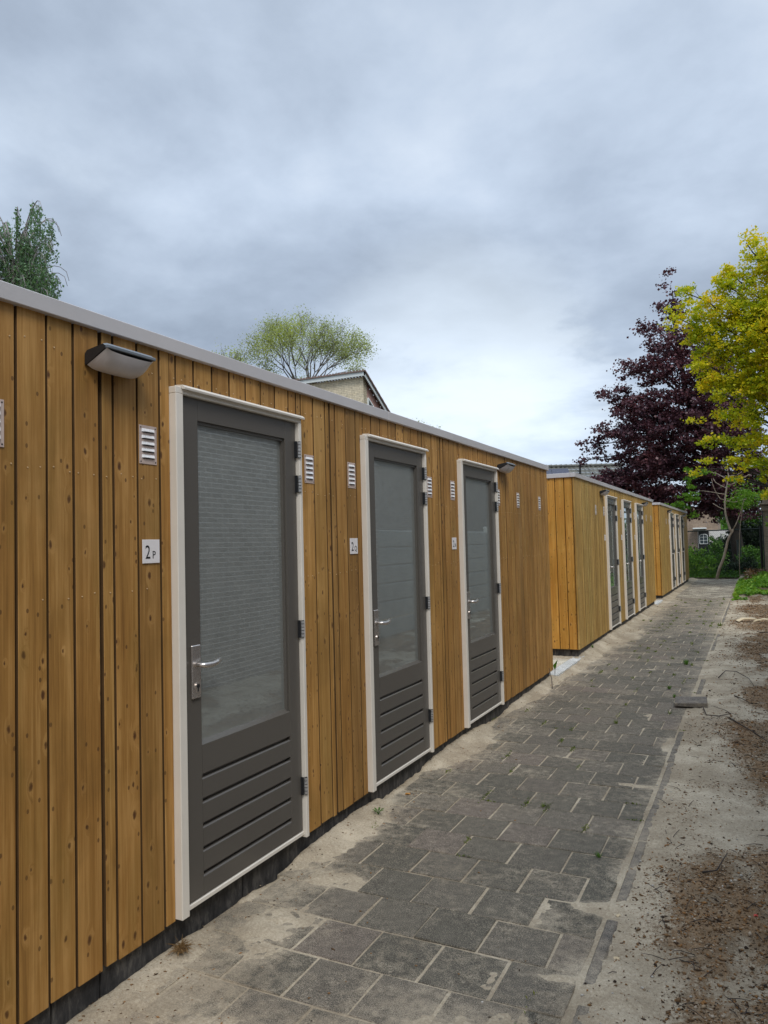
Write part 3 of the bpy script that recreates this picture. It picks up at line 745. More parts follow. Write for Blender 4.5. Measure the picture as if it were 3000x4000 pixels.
def make_hinge():
    b = MB(); h = 0.083
    for k in range(5): b.cyl((0.036, 0.0, -h / 2 + (k + .5) * h / 5), (0, 0, 1), 0.0095, h / 5 - 0.0036, 10)
    b.cyl((0.036, 0, 0), (0, 0, 1), 0.0078, h + .002, 8, 1)
    b.box(P1X + .0004, 0.030, -0.016, -.009, -h / 2 - .002, h / 2 + .002, 1)
    return b
def make_light():
    """wedge bulkhead: black housing with sloping lid; opal bowl beneath"""
    b = MB(); Ln = 0.235
    prof = [(0.0, 0.000), (0.0, 0.040), (0.012, 0.052), (0.098, 0.066), (0.108, 0.058), (0.106, 0.048), (0.010, 0.000)]
    n = len(prof)
    ys = [0.0, 0.010, Ln - 0.010, Ln]; ins = [0.90, 1.0, 1.0, 0.90]
    vs = []
    for y, s in zip(ys, ins):
        for (x, z) in prof: vs.append((x * s, y, 0.028 + (z - 0.028) * (s * .5 + .5)))
    fs = []
    for k in range(3): fs += [(k * n + i, k * n + (i + 1) % n, (k + 1) * n + (i + 1) % n, (k + 1) * n + i) for i in range(n)]
    lid = [k * n + 2 for k in range(3)]
    top = [f for f in fs if f[0] % n in (2, 3)]; fs = [f for f in fs if f[0] % n not in (2, 3)] + [tuple(range(n)), tuple(range(3 * n, 4 * n))[::-1]]
    b.add(vs, fs); b.add(vs, top, 1)
    b.bbox(0.098, 0.1125, 0.001, Ln - .001, 0.046, 0.058, .002, 1)
    d = MB(); vs = []; m_ = 9; K = 15
    for i in range(K):
        u = i / (K - 1); y = 0.004 + u * (Ln - 0.008); e = (1 - abs(2 * u - 1) ** 3.2) ** 0.55
        for j in range(m_):
            a = j / (m_ - 1); x = 0.008 + 0.096 * a; zl = 0.000 + 0.047 * a
            bow = math.sin(math.pi * min(1, a * .86 + .09)) ** .7 * 0.040 * e
            vs.append((x + bow * .35, y, zl - bow))
    fs = [(i * m_ + j, i * m_ + j + 1, (i + 1) * m_ + j + 1, (i + 1) * m_ + j) for i in range(K - 1) for j in range(m_ - 1)]
    d.add(vs, fs)
    return b, d
def make_vent():
    b = MB(); W_, H_ = 0.094, 0.150
    b.bbox(0.0014, 0.0030, 0, W_, 0, H_, .0008)
    for k in range(5):
        z = 0.025 + k * 0.0252
        ya, yb_ = 0.014, 0.080
        vs = [(0.003, ya, z + .012), (0.003, yb_, z + .012), (0.0105, yb_ - .005, z + .001), (0.0105, ya + .005, z + .001), (0.003, ya - .002, z - .001), (0.003, yb_ + .002, z - .001), (0.0105, ya + .005, z - .0012), (0.0105, yb_ - .005, z - .0012)]
        b.add(vs, [(0, 1, 2, 3), (0, 3, 6, 4), (1, 5, 7, 2), (3, 2, 7, 6)], 1)
        b.box(0.0031, 0.0036, ya + .002, yb_ - .002, z - .0045, z - .0005, 2)
    for yy in (.008, W_ - .008):
        for zz in (.009, H_ - .009): b.cyl((.0036, yy, zz), (1, 0, 0), .0028, .0015, 8, 2)
    return b
def text_mesh(s, size, loc):
    cu = bpy.data.curves.new("txt", 'FONT'); cu.body = s; cu.size = size; cu.extrude = 0.0004; cu.resolution_u = 6
    ob = bpy.data.objects.new("txt", cu); col.objects.link(ob)
    bpy.context.view_layer.update()
    dg = bpy.context.evaluated_depsgraph_get(); me = bpy.data.meshes.new_from_object(ob.evaluated_get(dg))
    bpy.data.objects.remove(ob)
    # text plane XY -> wall plane YZ
    me.transform(Matrix(((0, 0, 1, 0), (1, 0, 0, 0), (0, 1, 0, 0), (0, 0, 0, 1)))); me.transform(Matrix.Translation(loc))
    return me
def make_lettering(big, small):
    a = text_mesh(big, 0.074, (0, 0, 0)); c = text_mesh(small, 0.042, (0, 0, 0)) if small else None
    V_, F_ = [], []
    for me_, k, dy in ((a, 1.0, 0.012), (c, 1.0, 0.050)):
        if me_ is None: continue
        b0 = len(V_); V_ += [(v.co.x + 0.0056, v.co.y * (0.78 if dy < .03 else .85) + dy, v.co.z + 0.018) for v in me_.vertices]
        F_ += [tuple(b0 + i for i in p.vertices) for p in me_.polygons]
    me = bpy.data.meshes.new("lettering"); me.from_pydata(V_, [], F_); me.materials.append(M_INK); me.update()
    return me
clad1 = make_cladding(.0052).mesh("cladding", [M_WOOD1, M_SCREW, M_LATH, M_EDGE_SHADE]); clad2 = make_cladding(.0085).mesh("cladding", [M_WOOD2, M_SCREW, M_LATH, M_EDGE_SHADE])
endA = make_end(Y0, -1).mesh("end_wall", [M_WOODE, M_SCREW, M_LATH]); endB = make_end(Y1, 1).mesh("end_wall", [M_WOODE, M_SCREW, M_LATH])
door_b, (LY, RY) = make_door(); door_me = door_b.mesh("door", M_PAINT)
frame_me = make_frame().mesh("door_frame", M_CREAM); hood_me = make_hood().mesh("drip_hood", M_CREAM)
pane_me = make_pane(LY, RY).mesh("window_pane", M_GLASS); plate_me = make_lockplate().mesh("lock_plate", [M_STEEL, M_BLACK])
lever_me = make_lever().mesh("door_handle", M_STEEL, True); hinge_me = make_hinge().mesh("hinge", [M_HINGE, M_BLACK])
lb, ld = make_light(); light_me = lb.mesh("wall_light", [M_BLACK, M_LID]); diff_me = ld.mesh("diffuser", M_DIFF, True)
vent_me = make_vent().mesh("vent", [M_VENT, M_LOUVRE, M_BLACK])
pl = MB(); yy = Y0 + 0.04
for J in list(JOINTS) + [Y1 - 0.04]:
    while yy < J - 0.02:
        e = min(J + 0.02, yy + 0.82, Y1 - .04); pl.bbox(-0.12, -0.030 + random.uniform(-.002, .002), yy, e - 0.007, -0.15, ZB + .002, .004); yy = e
pl.box(-2.86, -0.125, Y0 + .04, Y0 + .10, -0.15, ZB + .002); pl.box(-2.86, -0.125, Y1 - .10, Y1 - .04, -0.15, ZB + .002)
plinth_me = pl.mesh("plinth", M_PLINTH)
rf = MB(); rf.box(-2.9, -0.035, Y0 + 0.035, Y1 - 0.035, ZT - .06, ZT + .045); rf.box(-2.9, -0.036, Y0 + .036, Y1 - .036, ZB + .03, ZB + .05)
rf.box(-2.93, -2.88, Y0, Y1, ZB, ZT)
roof_me = rf.mesh("roof", M_DARK)
fa = MB(); fz0, fz1 = ZT - .001, ZT + 0.056
def trim(b, x0, x1, y0, y1): b.bbox(x0, x1, y0, y1, fz0, fz1, .0025)
trim(fa, -0.045, 0.022, Y0 - .022, 4.33); trim(fa, -0.045, 0.022, 4.334, Y1 + .022)
trim(fa, -2.95, -0.046, Y0 - .022, Y0 + .04); trim(fa, -2.95, -0.046, Y1 - .04, Y1 + .022)
trim_me = fa.mesh("roof_trim", M_ALU)
VENTS = (1.489, 2.161, 3.340, 3.806, 4.980, 5.445, 6.610, 7.252, 8.085)
SIGNS = ((2.171, 'P'), (3.813, 'Q'), (5.447, 'N'))
def make_shed(offset, dz, clad, label, letters):
    root = empty("storage_shed", (0, offset, dz))
    tag(root, label, "storage shed", "row of flat-roofed wooden storage sheds")
    link("cladding", clad, root); link("end_wall", endA, root); link("end_wall", endB, root); link("plinth", plinth_me, root)
    r_ = link("roof", roof_me, root); link("roof_trim", trim_me, r_)
    for dy in DOORS:
        fr = link("door_frame", frame_me, root, (0, dy, 0)); link("drip_hood", hood_me, fr)
        d = link("door", door_me, root, (0, dy, 0))
        link("window_pane", pane_me, d); link("lock_plate", plate_me, d, (0, 0.086, 0)); link("door_handle", lever_me, d, (0, 0.086, 0))
        for hz_ in (2.055, 1.880, 1.148, 0.368): link("hinge", hinge_me, d, (0, 0.9085, hz_))
    for ly_ in (1.902, 6.648):
        l_ = link("wall_light", light_me, root, (0.003, ly_, 2.222)); link("diffuser", diff_me, l_)
    for vy in VENTS: link("vent", vent_me, root, (0, vy, 1.895))
    for (sy_, ch) in SIGNS:
        b = MB(); b.bbox(0.0015, 0.0052, 0, 0.091, 0, 0.091, .0008)
        s_ = b.build("number_sign", M_SIGN, root, loc=(0, sy_, 1.512))
        if letters: s_['label'] = "white number sign reading 2" + ch
        link("lettering", make_lettering("2", ch if letters else ""), s_)
    return root
make_shed(0.0, 0.0, clad1, "nearest brown timber storage shed, its door signs reading 2P, 2Q and 2N", True)
make_shed(9.85, 0.030, clad2, "middle honey coloured storage shed, beyond the pale tiled gap after the nearest shed", False)
make_shed(19.73, 0.030, clad2, "farthest storage shed of the row, ending at the green shrubs and dark fence", False)

# ------------------------------------------------------------------ foliage helpers
def leaf_quads(P, size, rs, droop=0.0, aspect=0.62, flat=0.0):
    """P (n,3) leaf positions -> diamond leaves with a fold"""
    n = len(P)
    d = rs.normal(size=(n, 3)); d[:, 2] -= droop; d[:, 2] *= (1 - flat); d /= np.linalg.norm(d, axis=1, keepdims=True) + 1e-9
    u = rs.normal(size=(n, 3)); 
    if flat: u[:, 2] *= (1 - flat)
    u -= d * (u * d).sum(1, keepdims=True); u /= np.linalg.norm(u, axis=1, keepdims=True) + 1e-9
    nn = np.cross(d, u)
    s = size * (0.6 + 0.8 * rs.random(n))[:, None]
    a = P - d * s * .5; t_ = P + d * s * .5; l = P + u * s * aspect * .5 + nn * s * .14; r_ = P - u * s * aspect * .5 + nn * s * .14
    V = np.stack([a, l, t_, r_], 1).reshape(-1, 3); F = np.arange(4 * n).reshape(n, 4)
    return V, F
def crown(name, P, size, mat_, parent, seed=1, **kw):
    rs = np.random.default_rng(seed)
    V, F = leaf_quads(P, size, rs, **kw)
    return link(name, np_mesh(name, V, F, mat_), parent)
def sprays(blobs, per_m3, nleaf, spread, rs, shell=0.35, flat=0.55, zbias=0.0):
    """leaf clumps spread through ellipsoids; returns leaf points and clump centres"""
    C = []
    for (c, r) in blobs:
        vol = 4.19 * r[0] * r[1] * r[2]; k = max(3, int(vol * per_m3))
        d = rs.normal(size=(k, 3)); d /= np.linalg.norm(d, axis=1, keepdims=True)
        q = rs.random((k, 1)) ** shell
        C.append(np.array(c) + d * q * np.array(r))
    C = np.concatenate(C)
    n = rs.poisson(nleaf, len(C)) + 2
    P = np.repeat(C, n, 0)
    off = rs.normal(size=P.shape) * spread; off[:, 2] *= flat
    return P + off, C
def limb(b, p0, p1, r0, r1, sag=0.15, k=6, n=5, wob=0.05):
    p0, p1 = Vector(p0), Vector(p1); L = (p1 - p0).length; pts = []
    for i in range(k):
        u = i / (k - 1); p = p0.lerp(p1, u); p.z += sag * L * math.sin(math.pi * u) * .5
        if 0 < i < k - 1: p += Vector((random.gauss(0, wob), random.gauss(0, wob), random.gauss(0, wob))) * L * .3
        pts.append(p)
    b.tube(pts, [r0 + (r1 - r0) * i / (k - 1) for i in range(k)], n)
    return pts
def in_view_any(C): return C

# ---- copper maple behind the last shed
root = tag(empty("maple_tree", (0.2, 36.5, 0)), "tall dark purple leaved maple rising behind the far sheds", "tree")
rs = np.random.default_rng(11)
blobs = []
for (u, z, rr) in ((-0.75, 12.45, (.30, .4, .65)), (-0.7, 11.2, (.75, .8, .7)), (-1.4, 10.5, (.75, .9, .45)), (-0.4, 9.6, (1.5, 1.4, .9)), (-2.35, 8.85, (.8, .9, .45)), (-1.2, 8.6, (1.2, 1.5, .8)), (0.6, 8.2, (1.6, 1.8, 1.2)),
                   (-2.95, 7.75, (.95, 1, .5)), (-1.7, 7.1, (1.8, 1.8, .9)), (0.6, 6.7, (2.0, 2.2, 1.0)), (-3.1, 6.2, (1.1, 1.2, .45)), (-4.05, 5.75, (.8, .8, .36)), (-4.55, 5.1, (.28, .4, .45)), (-3.75, 5.05, (.40, .4, .45)), (-1.5, 5.9, (1.9, 2, .9)), (0.9, 5.4, (1.9, 2, .9)),
                   (-1.2, 4.6, (1.6, 1.8, .8)), (0.6, 4.2, (1.6, 1.8, .9)), (-3.3, 3.9, (1.5, 1.4, .55)), (-2.2, 3.3, (1.9, 1.4, .7)), (-0.6, 3.3, (1.5, 1.4, .7)), (1.0, 3.3, (1.2, 1.4, .55)), (-4.3, 3.4, (1.0, 1, .5))):
    blobs.append((((u - 2.1) * 1.07 + 2.1, 35.6 - 0.12 * u, (z - 1.56) * 1.065 + 1.56), rr))
blobs += [((u_, 36.2, z_), r_) for (u_, z_, r_) in ((-3.1, 4.3, (1.7, 1.3, .75)), (-4.2, 3.9, (1.5, 1.1, .6)), (-2.4, 5.2, (1.5, 1.2, .6)), (-1.4, 2.9, (1.0, .9, .45)), (-.4, 2.75, (.9, .9, .4)), (.5, 2.7, (1, 1, .5)), (1.6, 2.9, (1.1, 1, .6)), (2.2, 4.2, (1.2, 1.2, 1.1)))]
P, C = sprays(blobs, 11.0, 36, 0.16, rs, 0.45, 0.5)
crown("crown", P - np.array([0.2, 36.5, 0]), 0.115, L_PURPLE, root, 12, aspect=0.9, flat=0.35, droop=0.3)
b = MB(); b.tube([(1.3, 0, 0), (1.1, -.1, 2), (.2, -.3, 5), (-.6, -.5, 8), (-.9, -.7, 11), (-.95, -.9, 12.6)], [.28, .24, .19, .13, .07, .02], 9)
for (c, r) in blobs[1:]:
    z = max(4.2, c[2] - 1.6); tx = float(np.interp(z, [0, 2, 5, 8, 11], [1.3, 1.1, .2, -.6, -.9]))
    limb(b, (tx, -.06 * z, z), (c[0] - .2, c[1] - 36.5, c[2]), .065, .018, .2)
for c in C[::7]:
    q = Vector((c[0] - .2, c[1] - 36.5, c[2])); limb(b, q + Vector((-q.x * .12 + random.uniform(-.1, .1), random.uniform(-.2, .2), random.uniform(-.1, .15))), q, .014, .005, .1, 4, 3)
b.build("trunk", M_BARK_DARK, root, True)

# ---- golden tree on the right
root = tag(empty("golden_tree", (4.0, 25.2, 0)), "golden yellow leaved tree leaning in from the right edge", "tree")
blobs = []
for (u, z, rr) in ((0.72, 9.0, (.30, .4, .55)), (0.42, 8.3, (.38, .5, .40)), (1.15, 8.2, (.55, .7, .7)), (0.80, 7.55, (.42, .5, .4)), (1.75, 9.15, (.35, .5, .6)), (1.95, 8.3, (.7, .9, .9)), (2.75, 9.7, (.38, .6, .9)), (2.9, 8.4, (.8, 1, 1.2)),
                   (1.15, 6.75, (.50, .7, .45)), (1.5, 7.4, (.7, .8, .6)), (2.3, 7.1, (.9, 1, .9)), (1.30, 6.0, (.42, .6, .38)), (2.0, 6.0, (.8, .9, .6)), (2.9, 5.9, (.9, 1, .9)),
                   (1.65, 5.15, (.42, .6, .28)), (2.4, 5.0, (.62, .8, .42)), (1.30, 4.45, (.38, .5, .22)), (1.9, 4.35, (.6, .7, .28)), (2.6, 4.3, (.7, .7, .35)), (0.72, 5.05, (.34, .4, .13)), (0.86, 3.62, (.28, .35, .16)), (1.25, 3.8, (.26, .35, .13)), (1.6, 3.75, (.5, .5, .18)), (2.35, 3.7, (.6, .6, .3)),
                   (2.6, 3.3, (.38, .5, .22)), (1.95, 3.25, (.28, .4, .13)), (2.72, 2.75, (.25, .4, .22)), (3.8, 7, (1.6, 1.8, 2.2)), (4.2, 9.3, (1.4, 1.4, 1.2)), (4.6, 5, (1.3, 1.5, 1.0)), (2.45, 10.2, (.2, .3, .35)), (2.15, 9.2, (.4, .5, .5))):
    blobs.append(((u - .22, 24.4, z), rr))
rs = np.random.default_rng(21)
P, C = sprays(blobs, 44, 28, 0.085, rs, 0.5, 0.6)
crown("crown", P - np.array([4.0, 25.2, 0]), 0.078, L_GOLD, root, 22, aspect=0.85, flat=0.3, droop=0.1)
b = MB(); b.tube([(0.3, 0, 0), (.25, 0, 1.5), (0, -.2, 3), (-.3, -.4, 5), (-.5, -.6, 7), (-.8, -.7, 9)], [.2, .17, .14, .11, .07, .03], 8)
for (c, r) in blobs:
    q = Vector((c[0] - 4.0, c[1] - 25.2, c[2])); z = max(2.2, q.z - 1.5 - abs(q.x) * .35)
    limb(b, (.1 - z * .09, -.07 * z, z), q, .05, .012, .12)
for c in C[::9]:
    q = Vector((c[0] - 4.0, c[1] - 25.2, c[2])); limb(b, q + Vector((random.uniform(.1, .5), random.uniform(-.1, .1), random.uniform(-.5, -.2))), q, .010, .004, .05, 3, 3)
b.build("trunk", M_BARK_DARK, root, True)

# ---- birch on the left, over the near shed roof
BX, BY = -10.0, 9.38
root = tag(empty("birch_tree", (BX, BY, 0)), "weeping birch with hanging green strands over the near roof at the left edge", "tree")
rs = np.random.default_rng(31); b = MB()
ax = Vector((0.897, 0.442, 0)); dp = Vector((-0.44, 0.897, 0))   # across the view / along it
trk = [Vector((0.35, 0, 0)), Vector((0.3, 0, 3)), Vector((.15, 0, 5.2)), Vector((.02, 0, 6.2)), Vector((-.10, 0, 7.0)), Vector((-.12, 0, 7.4)), Vector((-.08, 0, 7.62))]
b.tube(trk, [.16, .13, .085, .055, .034, .014, .004], 8)
pts_leaf = []
arcs = [(6.9, .62, 7.78, 0.9), (7.0, .50, 7.95, 0.8), (6.5, .95, 7.25, .8), (6.2, .92, 7.05, 1.1), (6.0, .86, 6.85, 1.1), (6.3, .45, 7.2, 1.0), (5.6, .95, 6.6, .9), (6.6, .3, 7.5, 1.3), (6.8, -.35, 7.75, 1.2), (6.4, -.6, 7.9, 1.3), (6.0, -.7, 7.2, 1.2), (6.9, -.5, 7.95, .7), (5.7, -.5, 6.9, 1.1), (6.2, -1.0, 7.5, 1.2), (5.6, -1.3, 6.9, 1.2), (7.2, .15, 7.9, 1.2), (6.7, .2, 7.3, 1.3), (5.4, .55, 6.4, .8), (5.3, .2, 6.3, .8), (6.0, .1, 6.9, 1.2), (5.3, .98, 6.35, .8), (5.8, .70, 6.75, 1.0), (6.6, -.15, 7.45, 1.3), (6.7, -.8, 7.7, 1.4), (6.1, -.35, 7.1, 1.3)]
for (z0, ux, zt, hang) in arcs:
    for rep in range(2):
        dy = random.uniform(-.7, .7); u_ = ux * (random.uniform(1.0, 1.28) if zt > 7.4 else random.uniform(.70, .92)); zt_ = zt + random.uniform(-.12, .08)
        pts = []
        for i in range(8):
            q = i / 7; pts.append(Vector((0, 0, z0 + (zt_ - z0) * math.sin(q * math.pi * .62) / math.sin(math.pi * .62) * (1 if q < .8 else 1))) + ax * (u_ * q ** .8) + dp * dy * q)
        pts.append(pts[-1] + ax * (.05 * (1 if ux > 0 else -1)) + Vector((0, 0, -.18))); 
        b.tube(pts, [.016 - .0014 * i for i in range(9)], 4)
        for s_ in range(5):
            q = random.uniform(.38, 1); i = min(7, int(q * 8)); p0 = pts[i] + Vector((random.gauss(0, .04), random.gauss(0, .04), 0))
            Lh = hang * random.uniform(.55, 1.0); k = 6; bare = .14 * Lh * random.random()
            lp = [p0 + Vector((random.gauss(0, .012) * j, random.gauss(0, .012) * j, -Lh * j / k)) for j in range(k + 1)]
            b.tube(lp, .0035, 3)
            for j in range(int(Lh * 70)):
                w_ = bare / Lh + (1 - bare / Lh) * random.random(); jj = w_ * k; a_ = int(min(k - 1, jj)); p = lp[a_].lerp(lp[a_ + 1], jj - a_)
                pts_leaf.append(p + Vector((random.gauss(0, .035), random.gauss(0, .035), random.gauss(0, .02))))
b.build("trunk", M_BIRCH, root, True)
crown("crown", np.array([tuple(p) for p in pts_leaf]), 0.052, L_BIRCH, root, 33, droop=0.8)

# ---- thinly leaved spreading trees behind the near shed
def fan_tree(loc, label, blob, H, spread, seed, leafn, ls, depth=6, L0=1.5, tilt=0.42, fork=(2, 3)):
    root = tag(empty("spreading_tree", loc), label, "tree", "thinly leaved trees behind the near shed")
    random.seed(seed); b = MB(); tips = []
    def grow(p, d, L, r, k):
        n = 4; pts = [p]; q = p.copy(); dd = d.copy()
        for i in range(n):
            dd = (dd + Vector((random.gauss(0, .10), random.gauss(0, .10), random.gauss(0, .05) + .035))).normalized(); q = q + dd * L / n; pts.append(q.copy())
        b.tube(pts, [r * .6 * (1 - .38 * i / n) for i in range(n + 1)], 6 if k > 4 else (4 if k > 2 else 3))
        if k <= 2:
            for pp in pts[1:]: tips.append(pp)
        if k == 0: return
        m_ = random.choice(fork) if k > 1 else 3
        for j in range(m_):
            a = Vector((random.gauss(0, 1), random.gauss(0, 1), random.gauss(0, .5))).normalized(); a = (a - dd * a.dot(dd)).normalized()
            nd = (dd + a * random.uniform(.35, .75) * (tilt / .42)).normalized()
            grow(q, nd, L * random.uniform(.68, .88), r * .62, k - 1)
    b.tube([(0, 0, 0), (0.05, 0, H * .5), (0, 0, H)], [.22, .18, .15], 8)
    for j in range(6):
        a = j * 1.047 + random.uniform(-.3, .3); grow(Vector((0, 0, H)), Vector((math.cos(a) * spread, math.sin(a) * spread, 1)).normalized(), L0, .085, depth - 1)
    b.build("trunk", M_BARK_GREY, root, True)
    T_ = np.array([tuple(t_) for t_ in tips]); rs = np.random.default_rng(seed)
    P = np.repeat(T_, leafn, 0) + rs.normal(size=(len(T_) * leafn, 3)) * .14
    low = T_[T_[:, 2] < np.percentile(T_[:, 2], 45)]; P = np.concatenate([P, np.repeat(low, 3, 0) + rs.normal(size=(len(low) * 3, 3)) * .18])
    crown("crown", P, ls, L_SPRING, root, seed + 1, droop=.4)
    return root, T_
fan_tree((-13.75, 25.35, 0), "round thinly leaved tree with fine bare limbs behind the yellow brick gable", None, 7.0, .42, 4, 3, .058, 6, 1.06)
fan_tree((-16.6, 24.6, 0), "low pale green treetop just clear of the near roof, left of the round tree", None, 6.5, .6, 9, 2, .065, 5, .95)
fan_tree((-12.2, 31.0, 0), "small treetop peeping past the right slope of the yellow brick gable", None, 4.4, .5, 15, 2, .075, 5, .85)

# ------------------------------------------------------------------ yellow brick house behind the near shed
HX, HY = -8.89, 21.1
root = tag(empty("brick_house", (HX, HY, 0)), "yellow brick house gable with white fascia behind the near shed", "house")
b = MB()
zt = 6.93
def L(x, y, z): return (x - HX, y - HY, z)
# front wall (faces the viewer) and gable side with falling top edge
b.add([L(-13.5, HY, 0), L(HX, HY, 0), L(HX, HY, zt), L(-13.5, HY, zt), L(-13.5, HY + .25, 0), L(HX - .25, HY + .25, 0), L(HX - .25, HY + .25, zt), L(-13.5, HY + .25, zt)],
      [(0, 1, 2, 3), (4, 7, 6, 5), (3, 2, 6, 7)])
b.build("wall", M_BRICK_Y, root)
b = MB(); sl = (6.93 - 5.98) / (22.75 - HY)   # fall of the roof per metre
zf = lambda y: 6.93 - (y - HY) * 0.62
b.add([L(HX, HY, 0), L(HX, HY + .24, 0), L(HX, HY + .24, zf(HY + .24)), L(HX, HY, 6.93)], [(0, 1, 2, 3)])
b.add([L(HX, HY + .24, 0), L(HX, 27, 0), L(HX, 27, 3.2), L(HX, HY + .24, 5.0)], [(0, 1, 2, 3)])
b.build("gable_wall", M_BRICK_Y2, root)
b = MB(); b.add([L(HX - .02, HY + .24, 5.0), L(HX - .02, 24.6, 3.9), L(HX - .02, 24.6, zf(24.6) - .02), L(HX - .02, HY + .24, zf(HY + .24) - .02)], [(0, 1, 2, 3)])
b.build("pink_panel", M_PINK, root)
b = MB()
wy0, wy1 = HY + .25, HY + 1.5
za = lambda y: zf(y) - .50
b.add([L(HX + .01, wy0, 5.2), L(HX + .01, wy1, 5.2), L(HX + .01, wy1, za(wy1)), L(HX + .01, wy0, za(wy0))], [(0, 1, 2, 3)])
wn = b.build("window", M_WGLASS, root)
b = MB()
for (a_, c_) in (((wy0, za(wy0)), (wy1, za(wy1))), ((wy0, 5.2), (wy0, za(wy0))), ((wy0 + .5, 5.2), (wy0 + .5, za(wy0 + .5)))):
    b.tube([L(HX + .03, a_[0], a_[1]), L(HX + .03, c_[0], c_[1])], .035, 4)
b.build("window_frame", M_WHITE, wn)
b = MB()
b.box(-5, .14, -.16, -.13, 6.93, 7.06)                                       # fascia toward the viewer
q = [(-.16, 7.06), (4.6, 7.06 - 4.76 * .62), (4.6, 6.91 - 4.76 * .62), (-.16, 6.91)]
b.add([(.14, y_, z_) for y_, z_ in q] + [(.11, y_, z_) for y_, z_ in q], [(0, 1, 2, 3), (7, 6, 5, 4), (0, 3, 7, 4), (1, 2, 6, 5)])
b.build("fascia", M_WHITE, root)
b = MB()
for k in range(20):                                                            # rows of tiles stepping down the slope
    y0_, y1_ = -.20 + k * .25, -.20 + (k + 1) * .25 + .02; z0_ = 7.085 - (y0_ + .2) * .62; z1_ = 7.085 - (y1_ + .2) * .62 + .025
    xx = -5.0
    while xx < .17:
        x2 = min(xx + .11, .19); m_ = (xx + x2) / 2
        b.add([(xx, y0_, z0_), (m_, y0_, z0_ + .045), (x2, y0_, z0_), (xx, y1_, z1_), (m_, y1_, z1_ + .045), (x2, y1_, z1_), (xx, y0_, z0_ - .03), (x2, y0_, z0_ - .03)],
              [(0, 1, 4, 3), (1, 2, 5, 4), (6, 7, 2, 1, 0)])
        xx = x2
    b.add([(.15, y0_, z0_ - .03), (.15, y1_, z1_ - .05), (.15, y1_, z1_ + .0), (.15, y0_, z0_ + .01), (.195, y0_, z0_ - .03), (.195, y1_, z1_ - .05), (.195, y1_, z1_ + .0), (.195, y0_, z0_ + .01)], [(0, 1, 2, 3), (7, 6, 5, 4), (3, 2, 6, 7), (0, 4, 5, 1)])
b.build("roof", M_RTILE2, root)

# ------------------------------------------------------------------ distant tiled roof with solar panels
root = tag(empty("tiled_roof_house", (-9, 46, 0)), "house whose grey tiled roof with solar panels shows above the middle shed", "house")
e1 = Vector((0.895, 0.444, 0)); e2 = Vector((0.30, -0.62, -0.72)).normalized()   # along the ridge / down the slope
rp = Vector((-1.2, -2.2, 5.95))
b = MB(); Lr, Ls, cw, rw = 6.2, 4.5, .26, .30
nrm = e1.cross(e2).normalized()
if nrm.z < 0: nrm = -nrm
nc, nr_ = int(Lr / cw), int(Ls / rw)
for i in range(nr_):
    for j in range(nc):
        o_ = rp + e1 * (j * cw) + e2 * (i * rw) + nrm * (.0); o2 = o_ + e2 * (rw + .02) + nrm * .035
        b.add([o_, o_ + e1 * cw * .35 + nrm * .05, o_ + e1 * cw * .7, o_ + e1 * cw, o2, o2 + e1 * cw * .35 + nrm * .05, o2 + e1 * cw * .7, o2 + e1 * cw],
              [(0, 1, 5, 4), (1, 2, 6, 5), (2, 3, 7, 6)])
rd = b.build("roof", M_RTILE, root)
b = MB()
for j in range(int(Lr / .3)): b.tube([rp + e1 * (j * .3) + nrm * .04, rp + e1 * (j * .3 + .31) + nrm * .07], [.085, .10], 8)
b.build("ridge_tiles", M_RTILE, rd)
b = MB()
for k in range(3):
    o_ = rp + e1 * (-.34 + k * 1.02) + e2 * .28 + nrm * .10; pts = [o_, o_ + e1 * 1.0, o_ + e1 * 1.0 + e2 * 1.7, o_ + e2 * 1.7]
    b.add([p for p in pts] + [p - nrm * .05 for p in pts], [(0, 1, 2, 3), (0, 4, 5, 1), (1, 5, 6, 2), (2, 6, 7, 3), (3, 7, 4, 0)])
b.build("solar_panel", M_SOLAR, root)
b = MB(); vp = rp + e1 * 3.35 + e2 * .8; b.tube([vp - nrm * .1, vp + Vector((0, 0, .55))], .055, 8); b.tube([vp + Vector((0, 0, .5)), vp + Vector((0, 0, .62))], .085, 8)
b.build("vent_pipe", M_BLACK, root)
b = MB(); q0 = rp + e2 * Ls; q1 = q0 + e1 * Lr; dn = e2.copy(); dn.z = 0; dn.normalize(); q0 -= dn * .4; q1 -= dn * .4; q0.z -= .2; q1.z -= .2
b.add([(q0.x, q0.y, 0), (q1.x, q1.y, 0), (q1.x, q1.y, q1.z), (q0.x, q0.y, q0.z)], [(0, 1, 2, 3)])
b.build("wall", M_BRICK_B, root)

# ------------------------------------------------------------------ house beyond the end fence
K = 60 / 44.0
def W(x, z): return ((x - 2.1) * K + 2.1, (z - 1.56) * K + 1.56)
FY = 60.0
root = tag(empty("cottage", (W(-0.2, 0)[0], FY, 0)), "brown brick cottage with a white arched window seen past the end fence", "house")
ox = root.location.x
b = MB(); xL, xR = -9.0, W(0.35, 1)[0]
b.box(xL - ox, xR - ox, 0, 5, -.1, W(0, 3.2)[1]); b.build("wall", M_BRICK_B, root)
b = MB(); b.box(W(-.66, 0)[0] - ox, W(1.6, 0)[0] - ox, -.12, -.01, -.1, W(0, 1.93)[1]); b.build("white_wall", M_RENDERW, root)
b = MB(); x0_, x1_ = W(-.62, 0)[0] - ox, W(-.10, 0)[0] - ox; b.box(x0_, x1_, -.2, -.121, .1, W(0, 1.86)[1])
dr = b.build("front_door", M_FENCEP, root)
b = MB(); wx0, wx1 = W(-.565, 0)[0] - ox, W(-.175, 0)[0] - ox; wz0, wz1 = W(0, 1.19)[1], W(0, 1.70)[1]; wm = (wx0 + wx1) / 2
